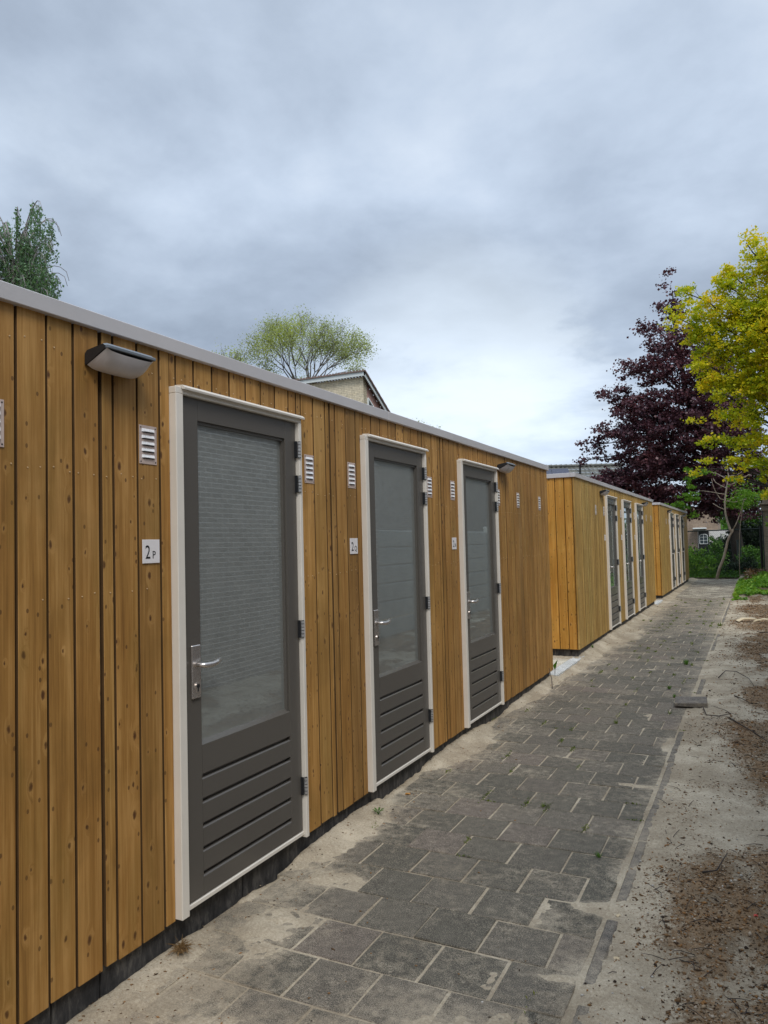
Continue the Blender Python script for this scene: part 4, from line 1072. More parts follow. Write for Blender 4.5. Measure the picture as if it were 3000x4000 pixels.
arch = [(wx0, wz0), (wx0, wz1 - .1)] + [(wm + (wx1 - wx0) / 2 * math.cos(math.pi * (1 - k / 6)), wz1 - .1 + .1 * math.sin(math.pi * k / 6)) for k in range(1, 6)] + [(wx1, wz1 - .1), (wx1, wz0)]
b.tube([(x, -.24, z) for x, z in arch] + [(wx0, -.24, wz0)], .025, 5)
b.tube([(wm, -.24, wz0), (wm, -.24, wz1)], .018, 4)
for f in (.36, .70): b.tube([(wx0, -.24, wz0 + (wz1 - wz0) * f), (wx1, -.24, wz0 + (wz1 - wz0) * f)], .016, 4)
b.build("window_frame", M_WHITE, dr)
b = MB(); b.add([(x, -.215, z) for x, z in arch], [tuple(range(len(arch)))]); b.build("window_glass", M_WGLASS, dr)
b = MB(); b.bbox(W(-.86, 0)[0] - ox, W(-.2, 0)[0] - ox, -.9, -.01, W(0, 1.98)[1], W(0, 2.05)[1], .02); b.build("porch_canopy", M_WHITE, root)
lp = tag(empty("street_lamp", (W(-1.05, 0)[0], FY - 8, 0)), "thin black garden lamp post in front of the brown brick cottage", "lamp post")
b = MB(); b.tube([(0, 0, 0), (0, 0, 2.55)], .03, 6); b.build("post", M_FENCEP, lp)
b = MB(); b.cyl((0, 0, 2.62), (0, 0, 1), .07, .2, 8, 0, .11); b.cyl((0, 0, 2.76), (0, 0, 1), .14, .08, 8, 0, .02); b.build("lantern", M_FENCEP, lp)

# ------------------------------------------------------------------ fence at the end of the lane
root = tag(empty("wire_fence", (0, 30.6, 0)), "dark green wire fence closing the end of the lane", "fence")
b = MB(); b.tube([(-2.6, 0, 1.765), (2.30, -.02, 1.805)], .022, 8); b.build("top_rail", M_FENCE, root)
for k, (px_, r_) in enumerate(((2.30, .048), (-0.9, .03))):
    b = MB(); b.tube([(px_, 0, -.1), (px_, 0, 1.86)], r_, 10); b.cyl((px_, 0, 1.875), (0, 0, 1), r_ * 1.15, .03, 10); b.build("post", M_FENCEP, root)
b = MB()
x = -2.6
while x < 2.25:
    b.tube([(x, 0, .05), (x + 1.72, 0, 1.77)] if x + 1.72 < 2.28 else [(x, 0, .05), (2.28, 0, .05 + 2.28 - x)], .0018, 3)
    b.tube([(x + .05, 0.004, .05), (x + .05 - 1.72, 0.004, 1.77)] if x + .05 - 1.72 > -2.6 else [(x + .05, 0.004, .05), (-2.6, 0.004, .05 + x + 2.65)], .0018, 3)
    x += .075
b.build("wire_mesh", M_FENCE, root)
o = MB(); o.tube([(0, 0, 0), (0, 0, 1.38)], [.085, .085], 10); o.cyl((0, 0, 1.39), (0, 0, 1), .10, .04, 10)
tag(o.build("fence_post", M_FENCE, loc=(1.50, 34.0, 0)), "stout dark grey post standing in the bushes behind the wire fence", "post")

# ------------------------------------------------------------------ weathered garden shed on the right edge
root = tag(empty("garden_shed", (2.37, 27.6, 0)), "grey weathered plank shed with a flat roof beam at the right edge", "shed")
b = MB()
for k in range(14):
    z0_ = .05 + k * .165; b.bbox(0.0, 2.4, random.uniform(-.004, .004), .03, z0_, z0_ + .158, .006)
    b.bbox(random.uniform(-.004, .003) - .001, .03, .031, 2.6, z0_, z0_ + .158, .006)
b.build("plank_wall", M_GWOOD, root)
b = MB(); b.bbox(-.05, 2.6, -.12, -.01, 2.36, 2.52, .01); b.bbox(-.10, 2.6, -.30, 2.8, 2.56, 2.61, .01); b.bbox(0.02, 2.6, -.22, 2.7, 2.61, 2.83, .01); b.bbox(-.02, 2.6, -.26, 2.72, 2.83, 2.86, .005)
b.build("roof", M_GWOOD, root)
b = MB(); b.tube([(-.02, -.05, 0), (-.02, -.05, 2.36)], .016, 8); b.build("downpipe", M_BLACK, root)

# ------------------------------------------------------------------ leaning tree
root = tag(empty("leaning_tree", (0.82, 29.3, 0.05)), "slender pale tree leaning with a kink in front of the end fence", "tree")
base = Vector((0.82, 29.3, 0.05))
T = lambda x, z, y=29.4: Vector((x, y, z)) - base
b = MB(); b.tube([T(.82, .05), T(.93, .45), T(1.07, .77), T(1.17, 1.15), T(1.21, 1.34), T(1.30, 1.58), T(1.39, 1.72), T(1.41, 1.80)], [.055, .05, .048, .044, .042, .04, .038, .036], 9)
b.tube([T(1.36, 1.70), T(1.31, 1.84), T(1.24, 2.12), T(1.19, 2.42), T(1.19, 2.75), T(1.23, 3.08), T(1.29, 3.38), T(1.35, 3.67), T(1.33, 3.9), T(1.29, 4.15)], [.038, .04, .036, .033, .031, .028, .025, .02, .016, .01], 9)
b.tube([T(1.41, 1.78), T(1.52, 1.98), T(1.62, 2.22), T(1.72, 2.5), T(1.78, 2.8)], [.026, .02, .015, .011, .006], 6)
brs = [[(1.2, 3.06), (1.0, 3.10), (.78, 3.16), (.5, 3.22), (.23, 3.24)], [(1.25, 2.79), (1.38, 2.86), (1.55, 2.97)], [(1.31, 3.38), (1.50, 3.42), (1.72, 3.55), (2.1, 3.77)], [(1.28, 3.45), (1.2, 3.66), (1.0, 3.80), (.81, 3.87)],
       [(1.36, 3.69), (1.61, 3.72), (1.75, 3.8), (1.9, 3.95)], [(1.17, 2.87), (1.05, 2.9), (.94, 3.09), (.84, 3.35), (.78, 3.66)], [(1.22, 3.3), (1.08, 3.38), (.92, 3.5), (.84, 3.66)], [(1.25, 2.82), (1.5, 2.76), (1.9, 2.86)], [(1.2, 2.5), (1.0, 2.6), (.8, 2.75)]]
for q in brs: b.tube([T(x, z, 29.4 + .02 * i) for i, (x, z) in enumerate(q)], [.017 - .003 * i for i in range(len(q))], 5)
b.build("trunk", M_BARK_PALE, root, True)
rs = np.random.default_rng(41)
bl = [((.02, 29.5, 3.05), (.38, .4, .22)), ((-.25, 29.5, 2.80), (.40, .3, .13)), ((-.62, 29.5, 2.72), (.30, .3, .10)), ((.12, 29.5, 3.45), (.20, .3, .18)), ((.18, 29.5, 3.75), (.22, .3, .16)), ((.10, 29.4, 2.35), (.10, .2, .26)), ((.6, 29.6, 3.92), (.35, .3, .1)), ((.05, 29.4, 4.0), (.2, .3, .1)), ((-.15, 29.5, 2.65), (.22, .3, .1)),
      ((1.65, 29.9, 2.75), (.45, .5, .22)), ((2.0, 29.9, 3.0), (.40, .5, .2)), ((1.6, 29.8, 3.6), (.3, .4, .1))]
P, C = sprays(bl, 150, 17, 0.065, rs, 0.5, 0.5)
crown("crown", P - np.array(tuple(base)), 0.085, L_LIGHT, root, 42, flat=.3)
root = tag(empty("sapling", (1.58, 29.0, 0.05)), "thin bare sapling stem leaning beside the kinked tree", "sapling")
b = MB(); b.tube([(0, 0, 0), (.0, 0, .5), (.02, 0, 1.1), (.05, 0, 1.6), (.10, 0, 2.0), (.18, 0, 2.5), (.27, 0, 2.95)], [.014, .013, .012, .011, .009, .007, .004], 6); b.build("stem", M_BARK_PALE, root, True)
P = rs.normal(size=(420, 3)) * np.array([.22, .2, .22]) + np.array([.22, 0, 2.95]); crown("leaves", P, .07, L_LIGHT, root, 44)

# ------------------------------------------------------------------ shrubs at the end
def shrub(name, loc, label, blobs, mat_, ls, seed, dens=160, nl=14, spread=.07, cat="shrub", group="shrubs at the end of the lane", stems=9, sm=M_BARK_DARK):
    root = tag(empty(name, loc), label, cat, group); rs = np.random.default_rng(seed); random.seed(seed)
    P, C = sprays(blobs, dens, nl, spread, rs, .45, .8)
    crown("foliage", P, ls, mat_, root, seed + 1)
    b = MB()
    for k in range(stems):
        c = C[random.randrange(len(C))]; limb(b, (random.uniform(-.1, .1), random.uniform(-.1, .1), 0), c, .014, .005, .05, 4, 4)
    b.build("stem", sm, root); return root
shrub("leafy_shrub", (-.2, 31.6, 0.05), "bright green leafy shrub against the end of the far shed", [((.0, 0, .75), (.38, .5, .45)), ((.45, 0, .55), (.45, .5, .45)), ((.35, -.3, .25), (.6, .4, .22)), ((-.1, 0, .3), (.5, .5, .3))], L_LIGHT, .075, 51, 120)
shrub("leafy_shrub", (.7, 32.2, 0.05), "mid green shrub in front of the arched window, left of the kinked tree", [((.0, .2, 1.0), (.35, .4, .5)), ((.1, 0, .5), (.5, .4, .5)), ((.25, -.3, .2), (.5, .4, .2)), ((-.05, .2, 1.45), (.15, .2, .25))], L_GREEN, .08, 53, 120)
shrub("leafy_shrub", (1.25, 31.6, 0.05), "low dark green undergrowth shrub at the foot of the kinked tree", [((.1, 0, .3), (.45, .4, .3)), ((.5, 0, .45), (.4, .4, .35)), ((-.3, -.2, .15), (.4, .3, .15)), ((.75, -.2, .2), (.4, .4, .25))], L_DARK, .08, 55, 150)
shrub("leafy_shrub", (2.0, 33.0, 0.05), "speckled light and dark green shrub beside the black end post", [((-.1, 0, .75), (.5, .5, .35)), ((0, -.3, .4), (.55, .4, .35)), ((.5, 0, .6), (.4, .4, .5))], L_GREEN, .08, 57, 140)
shrub("evergreen_bush", (2.0, 38, 0), "large dark evergreen bush filling the shade behind the black end post", [((-.1, 0, 1.0), (1.0, .8, 1.0)), ((-.2, 0, 1.7), (.8, .8, .4)), ((.9, 0, 1.2), (.7, .8, 1.2)), ((-1.1, .3, .6), (.6, .6, .8))], L_DARK, .13, 59, 60, 22, .16)
shrub("evergreen_bush", (-.2, 44, 0), "dark evergreen bush behind the leafy shrubs, low below the cottage wall", [((.9, 0, .8), (.9, .6, .8)), ((-.6, 0, .45), (1.2, .6, .5)), ((1.6, 0, 1.2), (.6, .6, .8))], L_DARK, .13, 61, 60, 20, .14)
shrub("green_tree", (2.1, 41, 0), "broad green treetop behind the upper trunk of the kinked tree", [((-.7, 0, 2.9), (.8, .7, .45)), ((.2, 0, 3.3), (.8, .7, .6)), ((-1.3, 0, 2.55), (.7, .6, .28)), ((-.2, 0, 2.3), (.9, .7, .42)), ((.8, 0, 2.5), (.6, .6, .6)), ((-.1, 0, 4.1), (1.0, .8, .4)), ((.9, 0, 3.8), (.8, .7, .6)), ((.6, 0, 1.9), (.7, .6, .2)), ((-.5, 0, 1.9), (.5, .6, .16))], L_GREEN, .12, 63, 34, 20, .13, "tree", None, 14, M_BARK_GREY)
shrub("white_blossom_shrub", (1.25, 45, 0), "pale blossoming shrub in the shade right of the arched window", [((-.6, 0, 1.25), (.35, .3, .55)), ((-.25, 0, 1.0), (.3, .3, .5))], leaf_mat("white_blossom", [(0, (.10, .14, .06)), (.45, (.2, .25, .12)), (.6, (.7, .7, .66)), (1, (.8, .8, .76))], .2, 4), .08, 65, 60, 14, .09)
shrub("leafy_branch_bush", (3.25, 27.0, 0), "light green leafy branch poking in over the plank shed at the right edge", [((-.72, -.6, 1.9), (.10, .2, .10)), ((-.60, -.6, 2.1), (.15, .25, .12)), ((-.68, -.5, 2.85), (.22, .3, .14)), ((0, -.6, 2.2), (.7, .3, .3))], L_LIGHT, .075, 67, 180, 14, .05, "shrub", None, 6)
# ground cover heap on the right verge near the fence
rs = np.random.default_rng(71)
n = 8000; X = rs.uniform(1.56, 2.9, n); Y = rs.uniform(19.6, 27.5, n)
keep = (fbm(X * 2.2, Y * 1.1, 77) > .43) & (X > 1.56 + .08 * rs.random(n)); X, Y = X[keep], Y[keep]
hp = .01 + .22 * sstep(1.7, 2.3, X) * sstep(20.5, 24, Y) * rs.random(len(X)) + .06 * rs.random(len(X))
P = np.stack([X, Y, ground_h(X, Y) + hp], 1)
V, F = leaf_quads(P, .075, rs, flat=.5, aspect=.8); tag(link("ground_cover", np_mesh("ground_cover", V, F, L_LIGHT)), "bright green ground cover plants spilling over the verge near the fence", "plants", kind='stuff')
n = 5200; X = rs.uniform(-.25, 2.6, n); Y = rs.uniform(30.35, 33.5, n); keep = rs.random(n) < .8; X, Y = X[keep], Y[keep]
P = np.stack([X, Y, .05 + rs.random(len(X)) * .22 * sstep(30.3, 31.2, Y) + .02], 1)
V, F = leaf_quads(P, .09, rs, flat=.4); tag(link("undergrowth", np_mesh("undergrowth", V, F, L_GREEN)), "low green undergrowth across the end of the paved lane", "plants", kind='stuff')
n = 1800; X = rs.uniform(1.75, 2.7, n); Y = rs.uniform(25.5, 29.5, n)
P = np.stack([X, Y, .05 + .38 * rs.random(n) * sstep(25, 27, Y)], 1)
V, F = leaf_quads(P, .12, rs, flat=.3, aspect=.25); tag(link("brush_pile", np_mesh("brush_pile", V, F, M_LITTER)), "pile of brown dead twigs and leaves by the plank shed", "debris", kind='stuff')
# ---- distant hedge mass along the horizon
rs = np.random.default_rng(81); P = []
for k in range(46):
    cx = -75 + k * 3.4 + rs.uniform(-1, 1); cy = 95 + rs.uniform(-8, 8); r_ = rs.uniform(2, 3.4); m_ = 330
    d = rs.normal(size=(m_, 3)); d /= np.linalg.norm(d, axis=1, keepdims=True); P.append(np.array([cx, cy, r_ * .75]) + d * r_ * rs.random((m_, 1)) ** .4)
P = np.concatenate(P); P[:, 2] = np.abs(P[:, 2])
V, F = leaf_quads(P, .75, rs); tag(link("distant_trees", np_mesh("distant_trees", V, F, L_GREEN)), "far line of trees low on the horizon", "trees", kind='stuff')

# ------------------------------------------------------------------ opposite side of the lane (mirrored in the door glass)
root = tag(empty("brick_outbuilding", (3.35, 3, 0)), "grey brown brick building across the lane, mirrored in the first door's glass", "building")
b = MB(); b.box(0, .3, -10, 7.9, -.1, 3.5); b.box(.301, 5, -10, -9.7, -.1, 3.5); b.box(.301, 3.5, 7.6, 7.9, -.1, 3.5); b.build("wall", M_BRICK_G, root)
b = MB(); b.bbox(-.12, 5.1, -10.1, 8.0, 3.501, 3.62, .02); b.build("roof", M_DARK, root)
root = tag(empty("concrete_fence", (3.45, 16, 0)), "low grey concrete panel fence across the lane, mirrored in the middle door", "fence")
for k in range(5):
    for i in range(6): 
        b = MB(); b.bbox(0, .06, -4.9 + k * 1.9, -3.1 + k * 1.9, .02 + i * .30, .302 + i * .30, .012); 
        if i == 0: pm = MB()
        pm.v, pm.f, pm.mi = pm.v, pm.f, pm.mi
        pm.add(b.v, b.f)
    pm.build("panel", M_CONC, root)
    b = MB(); b.bbox(-.02, .08, -3.09 + k * 1.9, -3.01 + k * 1.9, -.1, 1.92, .01); b.build("post", M_CONC, root)
root = tag(empty("tall_brick_house", (7.2, 22, 0)), "tall brick house beyond the panel fence, mirrored in the middle door", "house")
b = MB(); b.box(0, .3, -9, 14, -.1, 5.0); b.box(.301, 6, -9, -8.7, -.1, 5.0); b.build("wall", M_BRICK_G, root)
b = MB(); b.bbox(-.3, 6, -9.3, 14.3, 5.001, 5.2, .03); b.build("roof", M_RTILE, root)
b = MB(); b.box(-.03, -.002, -5.2, -3.9, 2.4, 3.9); wn = b.build("window", M_WGLASS, root)
b = MB(); b.tube([(-.05, -5.2, 2.4), (-.05, -3.9, 2.4), (-.05, -3.9, 3.9), (-.05, -5.2, 3.9), (-.05, -5.2, 2.4)], .04, 4); b.build("window_frame", M_WHITE, wn)

# ------------------------------------------------------------------ small things on the ground
def blobs_mesh(P, S, rs, seed=0):
    """little irregular clods (octahedra)"""
    n = len(P); base_ = np.array([[1, 0, 0], [-1, 0, 0], [0, 1, 0], [0, -1, 0], [0, 0, 1], [0, 0, -1]], float)
    fc = np.array([[0, 2, 4], [2, 1, 4], [1, 3, 4], [3, 0, 4], [2, 0, 5], [1, 2, 5], [3, 1, 5], [0, 3, 5]])
    a = rs.uniform(0, 6.28, n); ca, sa = np.cos(a), np.sin(a)
    B = base_[None] * (0.6 + .8 * rs.random((n, 6, 1))) * S[:, None, :]
    X = B[..., 0] * ca[:, None] - B[..., 1] * sa[:, None]; Y = B[..., 0] * sa[:, None] + B[..., 1] * ca[:, None]
    V = np.stack([X, Y, B[..., 2]], 2) + P[:, None, :]
    F = (fc[None] + (np.arange(n) * 6)[:, None, None]).reshape(-1, 3)
    return V.reshape(-1, 3), F
rs = np.random.default_rng(91)
def scatter(n, ylo, yhi, power=1.0):
    Y = ylo + (yhi - ylo) * rs.random(n) ** power; X = rs.uniform(1.5, 2.75, n); return X, Y
X, Y = scatter(300000, 2.2, 22, 2.1)
lf = litter_f(X, Y); keep = rs.random(len(X)) < (0.035 + .5 * lf ** 1.2) * np.where(Y < 12, 1, .7); X, Y = X[keep], Y[keep]
n = len(X); s = np.minimum(rs.gamma(1.6, .00105, n), .0075)[:, None] * (1 + .08 * Y[:, None])
S = s * np.stack([rs.uniform(.8, 2.2, n), rs.uniform(.6, 1.2, n), rs.uniform(.4, .9, n)], 1)
P = np.stack([X, Y, ground_h(X, Y) + S[:, 2] * .5], 1)
# fibrous root clumps and heaps of crumbs
nc = 260; CY = 2.3 + 14 * rs.random(nc) ** 1.7; CX = rs.uniform(1.6, 2.7, nc); lf = litter_f(CX, CY); kk = rs.random(nc) < .15 + .8 * lf; CX, CY = CX[kk], CY[kk]; nc = len(CX)
m_ = rs.integers(30, 120, nc); rad = rs.uniform(.012, .045, nc) * (1 + .03 * CY)
X = np.repeat(CX, m_) + rs.normal(size=m_.sum()) * np.repeat(rad * 1.3, m_); Y = np.repeat(CY, m_) + rs.normal(size=m_.sum()) * np.repeat(rad, m_); n = len(X)
s = np.minimum(rs.gamma(1.8, .0010, n), .005)[:, None] * (1 + .04 * Y[:, None]); S2 = s * np.stack([rs.uniform(.8, 2.2, n), rs.uniform(.5, 1.1, n), rs.uniform(.4, .9, n)], 1)
hz = np.repeat(rad, m_) * .35 * rs.random(n) * np.exp(-((X - np.repeat(CX, m_)) ** 2 + (Y - np.repeat(CY, m_)) ** 2) / np.repeat(rad, m_) ** 2)
P2 = np.stack([X, Y, ground_h(X, Y) + hz + S2[:, 2] * .4], 1); P = np.concatenate([P, P2]); S = np.concatenate([S, S2])
V1, F1 = blobs_mesh(P, S, rs)
tag(link("ground_litter", np_mesh("ground_litter", V1, F1, M_LITTER)), "brown scatter of bark crumbs, clods and leaf bits on the sandy verge", "debris", kind='stuff')
# fine crumbs along the wall and on the path
n = 4200; Y = 1.6 + 17 * rs.random(n) ** 2; X = np.where(rs.random(n) < .75, rs.normal(.10, .09, n), rs.uniform(0, 1.5, n)); keep = X > -.02; X, Y = X[keep], Y[keep]; n = len(X)
s = np.minimum(rs.gamma(1.6, .0009, n), .004)[:, None] * (1 + .06 * Y[:, None]); S = s * np.stack([rs.uniform(.8, 2.4, n), rs.uniform(.6, 1.2, n), rs.uniform(.4, .8, n)], 1)
P = np.stack([X, Y, np.maximum(ground_h(X, Y), 0) + S[:, 2] * .5], 1); V1, F1 = blobs_mesh(P, S, rs)
tag(link("path_crumbs", np_mesh("path_crumbs", V1, F1, M_LITTER)), "fine dark crumbs sprinkled on the sand and paving along the sheds", "debris", kind='stuff')
# pale grit and small stones
n = 1500; Y = 2.2 + 15 * rs.random(n) ** 1.8; X = rs.uniform(1.45, 2.7, n); s = rs.gamma(1.6, .0011, n)[:, None] * (1 + .05 * Y[:, None]); S = s * np.array([[1.2, .9, .7]])
P = np.stack([X, Y, ground_h(X, Y) + S[:, 2] * .5], 1); V1, F1 = blobs_mesh(P, S, rs)
tag(link("pale_grit", np_mesh("pale_grit", V1, F1, M_PEBBLE)), "pale grit and little stones in the verge sand", "gravel", kind='stuff')
# fallen twigs: countless small ones
b = MB(); random.seed(12)
for k in range(620):
    y = 2.3 + 18 * random.random() ** 1.7; x = random.uniform(1.55, 2.6)
    if litter_f(np.array([x]), np.array([y]))[0] < .25 and random.random() < .7: continue
    L_ = random.uniform(.02, .09) * (1 + .05 * y); a = random.uniform(0, 6.28); z = float(ground_h(np.array([x]), np.array([y]))[0]) + .004
    p0 = Vector((x, y, z)); d = Vector((math.cos(a), math.sin(a), random.uniform(-.02, .12))) * L_
    b.tube([p0, p0 + d * .5 + Vector((0, 0, .004)), p0 + d], [.0016, .0014, .0008], 4)
tag(b.build("twig_litter", M_TWIG), "thin dark broken twigs strewn over the verge", "twigs", kind='stuff')
def gz(x, y): return float(ground_h(np.array([x]), np.array([y]))[0])
def twig(pts, r, label):
    b = MB(); b.tube([(x, y, gz(x, y) + dz + .006) for x, y, dz in pts], [r * (1 - .6 * i / (len(pts) - 1)) for i in range(len(pts))], 6)
    tag(b.build("twig", M_TWIG, smooth=True), label, "twig", "long bare twigs on the verge")
twig([(1.68, 9.05, 0), (1.74, 9.35, .03), (1.85, 9.35, .035), (1.98, 8.95, .02), (2.03, 8.55, 0)], .006, "arched dark twig on the clean pale sand patch beside the paving")
twig([(1.62, 7.35, .01), (1.66, 7.12, .0), (1.76, 7.1, .0), (1.85, 7.2, .01), (1.80, 7.4, .0), (1.70, 7.5, .0)], .005, "looped dark root touching the loose paving stone")
twig([(1.84, 7.1, .0), (1.92, 6.75, .01), (2.02, 6.6, .0), (2.10, 6.35, .015), (2.2, 6.1, .0)], .006, "long dark twig trailing right from the looped root")
twig([(1.86, 8.05, .0), (1.93, 7.9, .02), (2.0, 7.65, .0)], .006, "short straight dark twig beyond the loose paving stone")
twig([(1.82, 3.78, .0), (1.88, 3.80, .006), (1.92, 3.98, .02)], .005, "short curved brown twig on the near verge")
twig([(2.1, 13.2, .02), (2.4, 13.2, .03), (2.7, 13.1, .02)], .008, "straight dark stick pointing at the right edge, far up the verge")
# loose paving stone
me = tiles("loose_paving_stone", [(-.14, .14, -.13, .13, .045, .05, .03, .9)], M_KERB, lambda x, y: .5, .005, .04)
o = link("loose_paving_stone", me, loc=(1.505, 7.56, gz(1.6, 7.56) - .004)); o.rotation_euler.z = R(4); tag(o, "loose paving stone lying half off the path edge onto the sand", "paving stone")
# dead grass clump on the sand, bottom left
b = MB(); random.seed(3)
for k in range(150):
    a = random.uniform(0, 6.28); rr = random.uniform(.0, .022); L_ = random.uniform(.02, .06); x0_, y0_ = math.cos(a) * rr, math.sin(a) * rr
    p0 = Vector((x0_, y0_, random.uniform(.0, .012))); d = Vector((random.gauss(0, 1), random.gauss(0, 1), random.uniform(-.1, .7))).normalized() * L_
    p1 = p0 + d; p1.z = max(p1.z, .002); b.tube([p0, p0 + d * .5 + Vector((0, 0, .008)), p1], [.0011, .0010, .0005], 3)
tag(b.build("dead_grass_clump", M_STRAW, loc=(.05, 2.30, gz(.05, 2.30) + .003)), "dry brown grass clump on the sand near the shed base, bottom left", "grass clump")
# leaves and chips
def flat_leaf(name, x, y, s, m_, label, cat, rz=0.0):
    b = MB(); zz = max(gz(x, y), 0.001) + .004
    pts = [(math.cos(a) * s * (1 if k % 2 else .75), math.sin(a) * s * .55, .003 * math.sin(3 * a)) for k, a in enumerate([i * math.pi / 4 for i in range(8)])]
    b.add([(0, 0, .006)] + pts + [(p[0], p[1], p[2] - .0015) for p in pts], [(0, 1 + i, 1 + (i + 1) % 8) for i in range(8)] + [(1 + i, 9 + i, 9 + (i + 1) % 8, 1 + (i + 1) % 8) for i in range(8)])
    o = b.build(name, m_, loc=(x, y, zz)); o.rotation_euler.z = rz; tag(o, label, cat)
flat_leaf("fallen_leaf", .09, 4.33, .022, M_ORANGE, "small orange leaf on the paving between the first and second doors", "leaf", .4)
flat_leaf("wood_chip", 1.53, 3.26, .014, M_PALEWOOD, "pale wood chip on the sand tongue at the path edge", "wood chip", 1.0)
flat_leaf("wood_chip", 1.575, 2.93, .014, M_PALEWOOD, "small cream wood chip on the verge nearest the camera", "wood chip", .2)
flat_leaf("leaf_scrap", 2.03, 2.50, .014, L_LIGHT, "lime green scrap in the bottom right corner", "scrap", .2)
flat_leaf("plastic_scrap", 2.04, 3.42, .010, simple("red_plastic", (.6, .08, .06), .4), "tiny red plastic scrap on the near verge", "scrap", .2)
b = MB(); b.tube([(0, 0, 0), (.05, .012, .004)], .0022, 6); b.cyl((.052, .0125, .004), (1, .24, 0), .0050, .004, 8)
tag(b.build("screw", M_STEEL, loc=(1.93, 2.53, gz(1.93, 2.53) + .005)), "shiny steel screw lying in the litter, bottom right", "screw")
for k, (x, y, rz, ln, lab) in enumerate(((1.93, 15.0, .5, .20, "pale peeled strip of wood on the brown litter, left of the pair"), (2.24, 14.7, -.2, .22, "cream split strip of wood on the brown litter, right of the pair"))):
    b = MB(); pts = [(-ln, 0, .01), (-ln * .4, .03, .05), (ln * .3, .0, .05), (ln, -.03, .015)]
    for i in range(3):
        a_, c_ = Vector(pts[i]), Vector(pts[i + 1]); b.add([a_ + Vector((0, -.05, 0)), a_ + Vector((0, .05, .01)), c_ + Vector((0, .05, .01)), c_ + Vector((0, -.05, 0)), a_ + Vector((0, -.05, -.012)), c_ + Vector((0, -.05, -.012))], [(0, 1, 2, 3), (4, 0, 3, 5)])
    o = b.build("wood_strip", M_PALEWOOD, loc=(x, y, gz(x, y) + .02)); o.rotation_euler.z = rz; tag(o, lab, "wood strip", "peeled wood strips")
# moss and grass in the joints
def tuft_pts(x, y, n, sx, sy, h, rs):
    return np.stack([rs.normal(x, sx, n), rs.normal(y, sy, n), rs.random(n) * h + .001], 1)
rs = np.random.default_rng(101); P = []
for (jx, jy, jl) in joints:
    if jy < 1.8: continue
    pr_ = .10 if jy < 4 else (.24 if jy < 9 else .26)
    if jx < .3: pr_ *= .5
    if rs.random() < pr_:
        m_ = int(rs.integers(12, 45)); cy = jy + jl * rs.random(); ln = .02 + .05 * rs.random()
        P.append(tuft_pts(jx, cy, m_, .005 + .0006 * jy, ln, .008 + .0012 * jy, rs))
    if rs.random() < pr_ * .5: P.append(tuft_pts(jx + rs.uniform(.05, .2), jy, 14, .02, .004, .006, rs))
P = np.concatenate(P); V, F = leaf_quads(P, .011, rs, aspect=.4)
s_ = 1 + .06 * np.repeat(P[:, 1], 4)[:, None]; V = (V - np.repeat(P, 4, 0)) * s_ + np.repeat(P, 4, 0)
tag(link("joint_moss", np_mesh("joint_moss", V, F, L_MOSS)), "moss and tiny grass filling the joints of the grey paving", "moss", kind='stuff')
def tuft(x, y, s, n, label, m_=L_GREEN, name="grass_tuft"):
    b = MB()
    for k in range(n):
        a = random.uniform(0, 6.28); rr = s * .35 * random.random(); L_ = s * random.uniform(.5, 1.1); ld = random.uniform(.2, .9)
        p0 = Vector((math.cos(a) * rr, math.sin(a) * rr, 0)); d = Vector((math.cos(a) * ld, math.sin(a) * ld, 1)).normalized() * L_; w_ = Vector((-math.sin(a), math.cos(a), 0)) * s * .035
        b.add([p0 - w_, p0 + w_, p0 + d * .6 + w_ * .7, p0 + d * .6 - w_ * .7, p0 + d + Vector((0, 0, -.12 * L_))], [(0, 1, 2, 3), (3, 2, 4)])
    tag(b.build(name, m_, loc=(x, y, max(0, gz(x, y)))), label, "grass tuft", "grass tufts in the paving")
tuft(1.28, 9.98, .085, 60, "bushy grass tuft in the far paving, the tallest on the path")
tuft(1.24, 8.32, .055, 50, "bright green moss cushion near the right path edge")
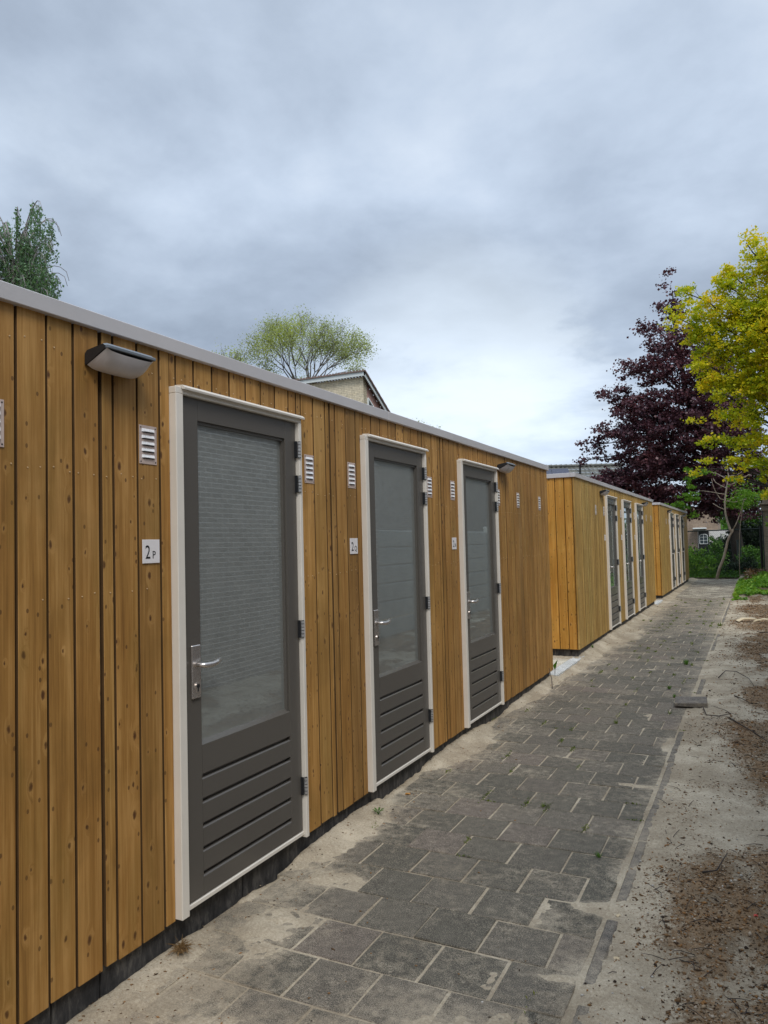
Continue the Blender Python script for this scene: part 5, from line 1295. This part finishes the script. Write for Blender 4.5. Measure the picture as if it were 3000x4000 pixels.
tuft(0.98, 6.62, .045, 45, "dark green tuft in the paving joints below the loose stone", L_MOSS)
tuft(1.33, 7.9, .05, 30, "small grass tuft left of the loose paving stone")
tuft(1.36, 7.15, .04, 30, "grass tuft just below the loose paving stone", L_MOSS)
tuft(1.49, 14.4, .10, 40, "grass tuft on the path edge by the brown litter", L_MOSS)
tuft(0.92, 4.42, .035, 30, "mossy tuft in the joint level with the second door", L_MOSS)
tuft(1.345, 3.83, .035, 35, "green moss tuft where sand crosses the paving on the right")
tuft(0.02, 10.7, .06, 24, "small weed by the corner of the middle shed")
# seedling by the shed between doors one and two
root = tag(empty("seedling", (.10, 3.90, gz(.10, 3.90))), "small feathery green seedling in the sand between the first two doors", "weed")
b = MB()
for k in range(7):
    a = k * .9; pts = [Vector((0, 0, 0)), Vector((math.cos(a) * .012, math.sin(a) * .012, .018)), Vector((math.cos(a) * .028, math.sin(a) * .028, .026))]; b.tube(pts, .0012, 4)
    for q in range(5):
        c = pts[1].lerp(pts[2], q / 4); b.add([c, c + Vector((-math.sin(a), math.cos(a), .2)) * .008, c + Vector((math.cos(a), math.sin(a), .3)) * .009, c + Vector((math.sin(a), -math.cos(a), .2)) * .008], [(0, 1, 2, 3)])
b.build("leaves", L_GREEN, root)
root = tag(empty("sprouting_weed", (.03, 8.45, gz(.03, 8.45))), "young weed with one upright dark leaf at the corner of the near shed", "weed")
b = MB(); b.tube([(0, 0, 0), (.0, 0, .06), (.005, 0, .09)], .003, 5); b.build("stem", M_TWIG, root)
b = MB(); b.add([(0, 0, .07), (-.022, .01, .12), (.035, 0, .19), (.018, -.01, .11)], [(0, 1, 2, 3)]); b.build("leaf", L_GREEN, root)
root = tag(empty("dead_stalk", (.12, 7.95, gz(.12, 7.95))), "thin reddish stalk leaning over the paving by the near shed corner", "stalk")
b = MB(); b.tube([(0, 0, 0), (-.03, .1, .09), (-.07, .16, .19)], [.005, .004, .003], 5); b.build("stem", M_TWIG, root)
# render settings only affect noise; harmless if overridden
scn.cycles.max_bounces = 8
scn.cycles.transparent_max_bounces = 8
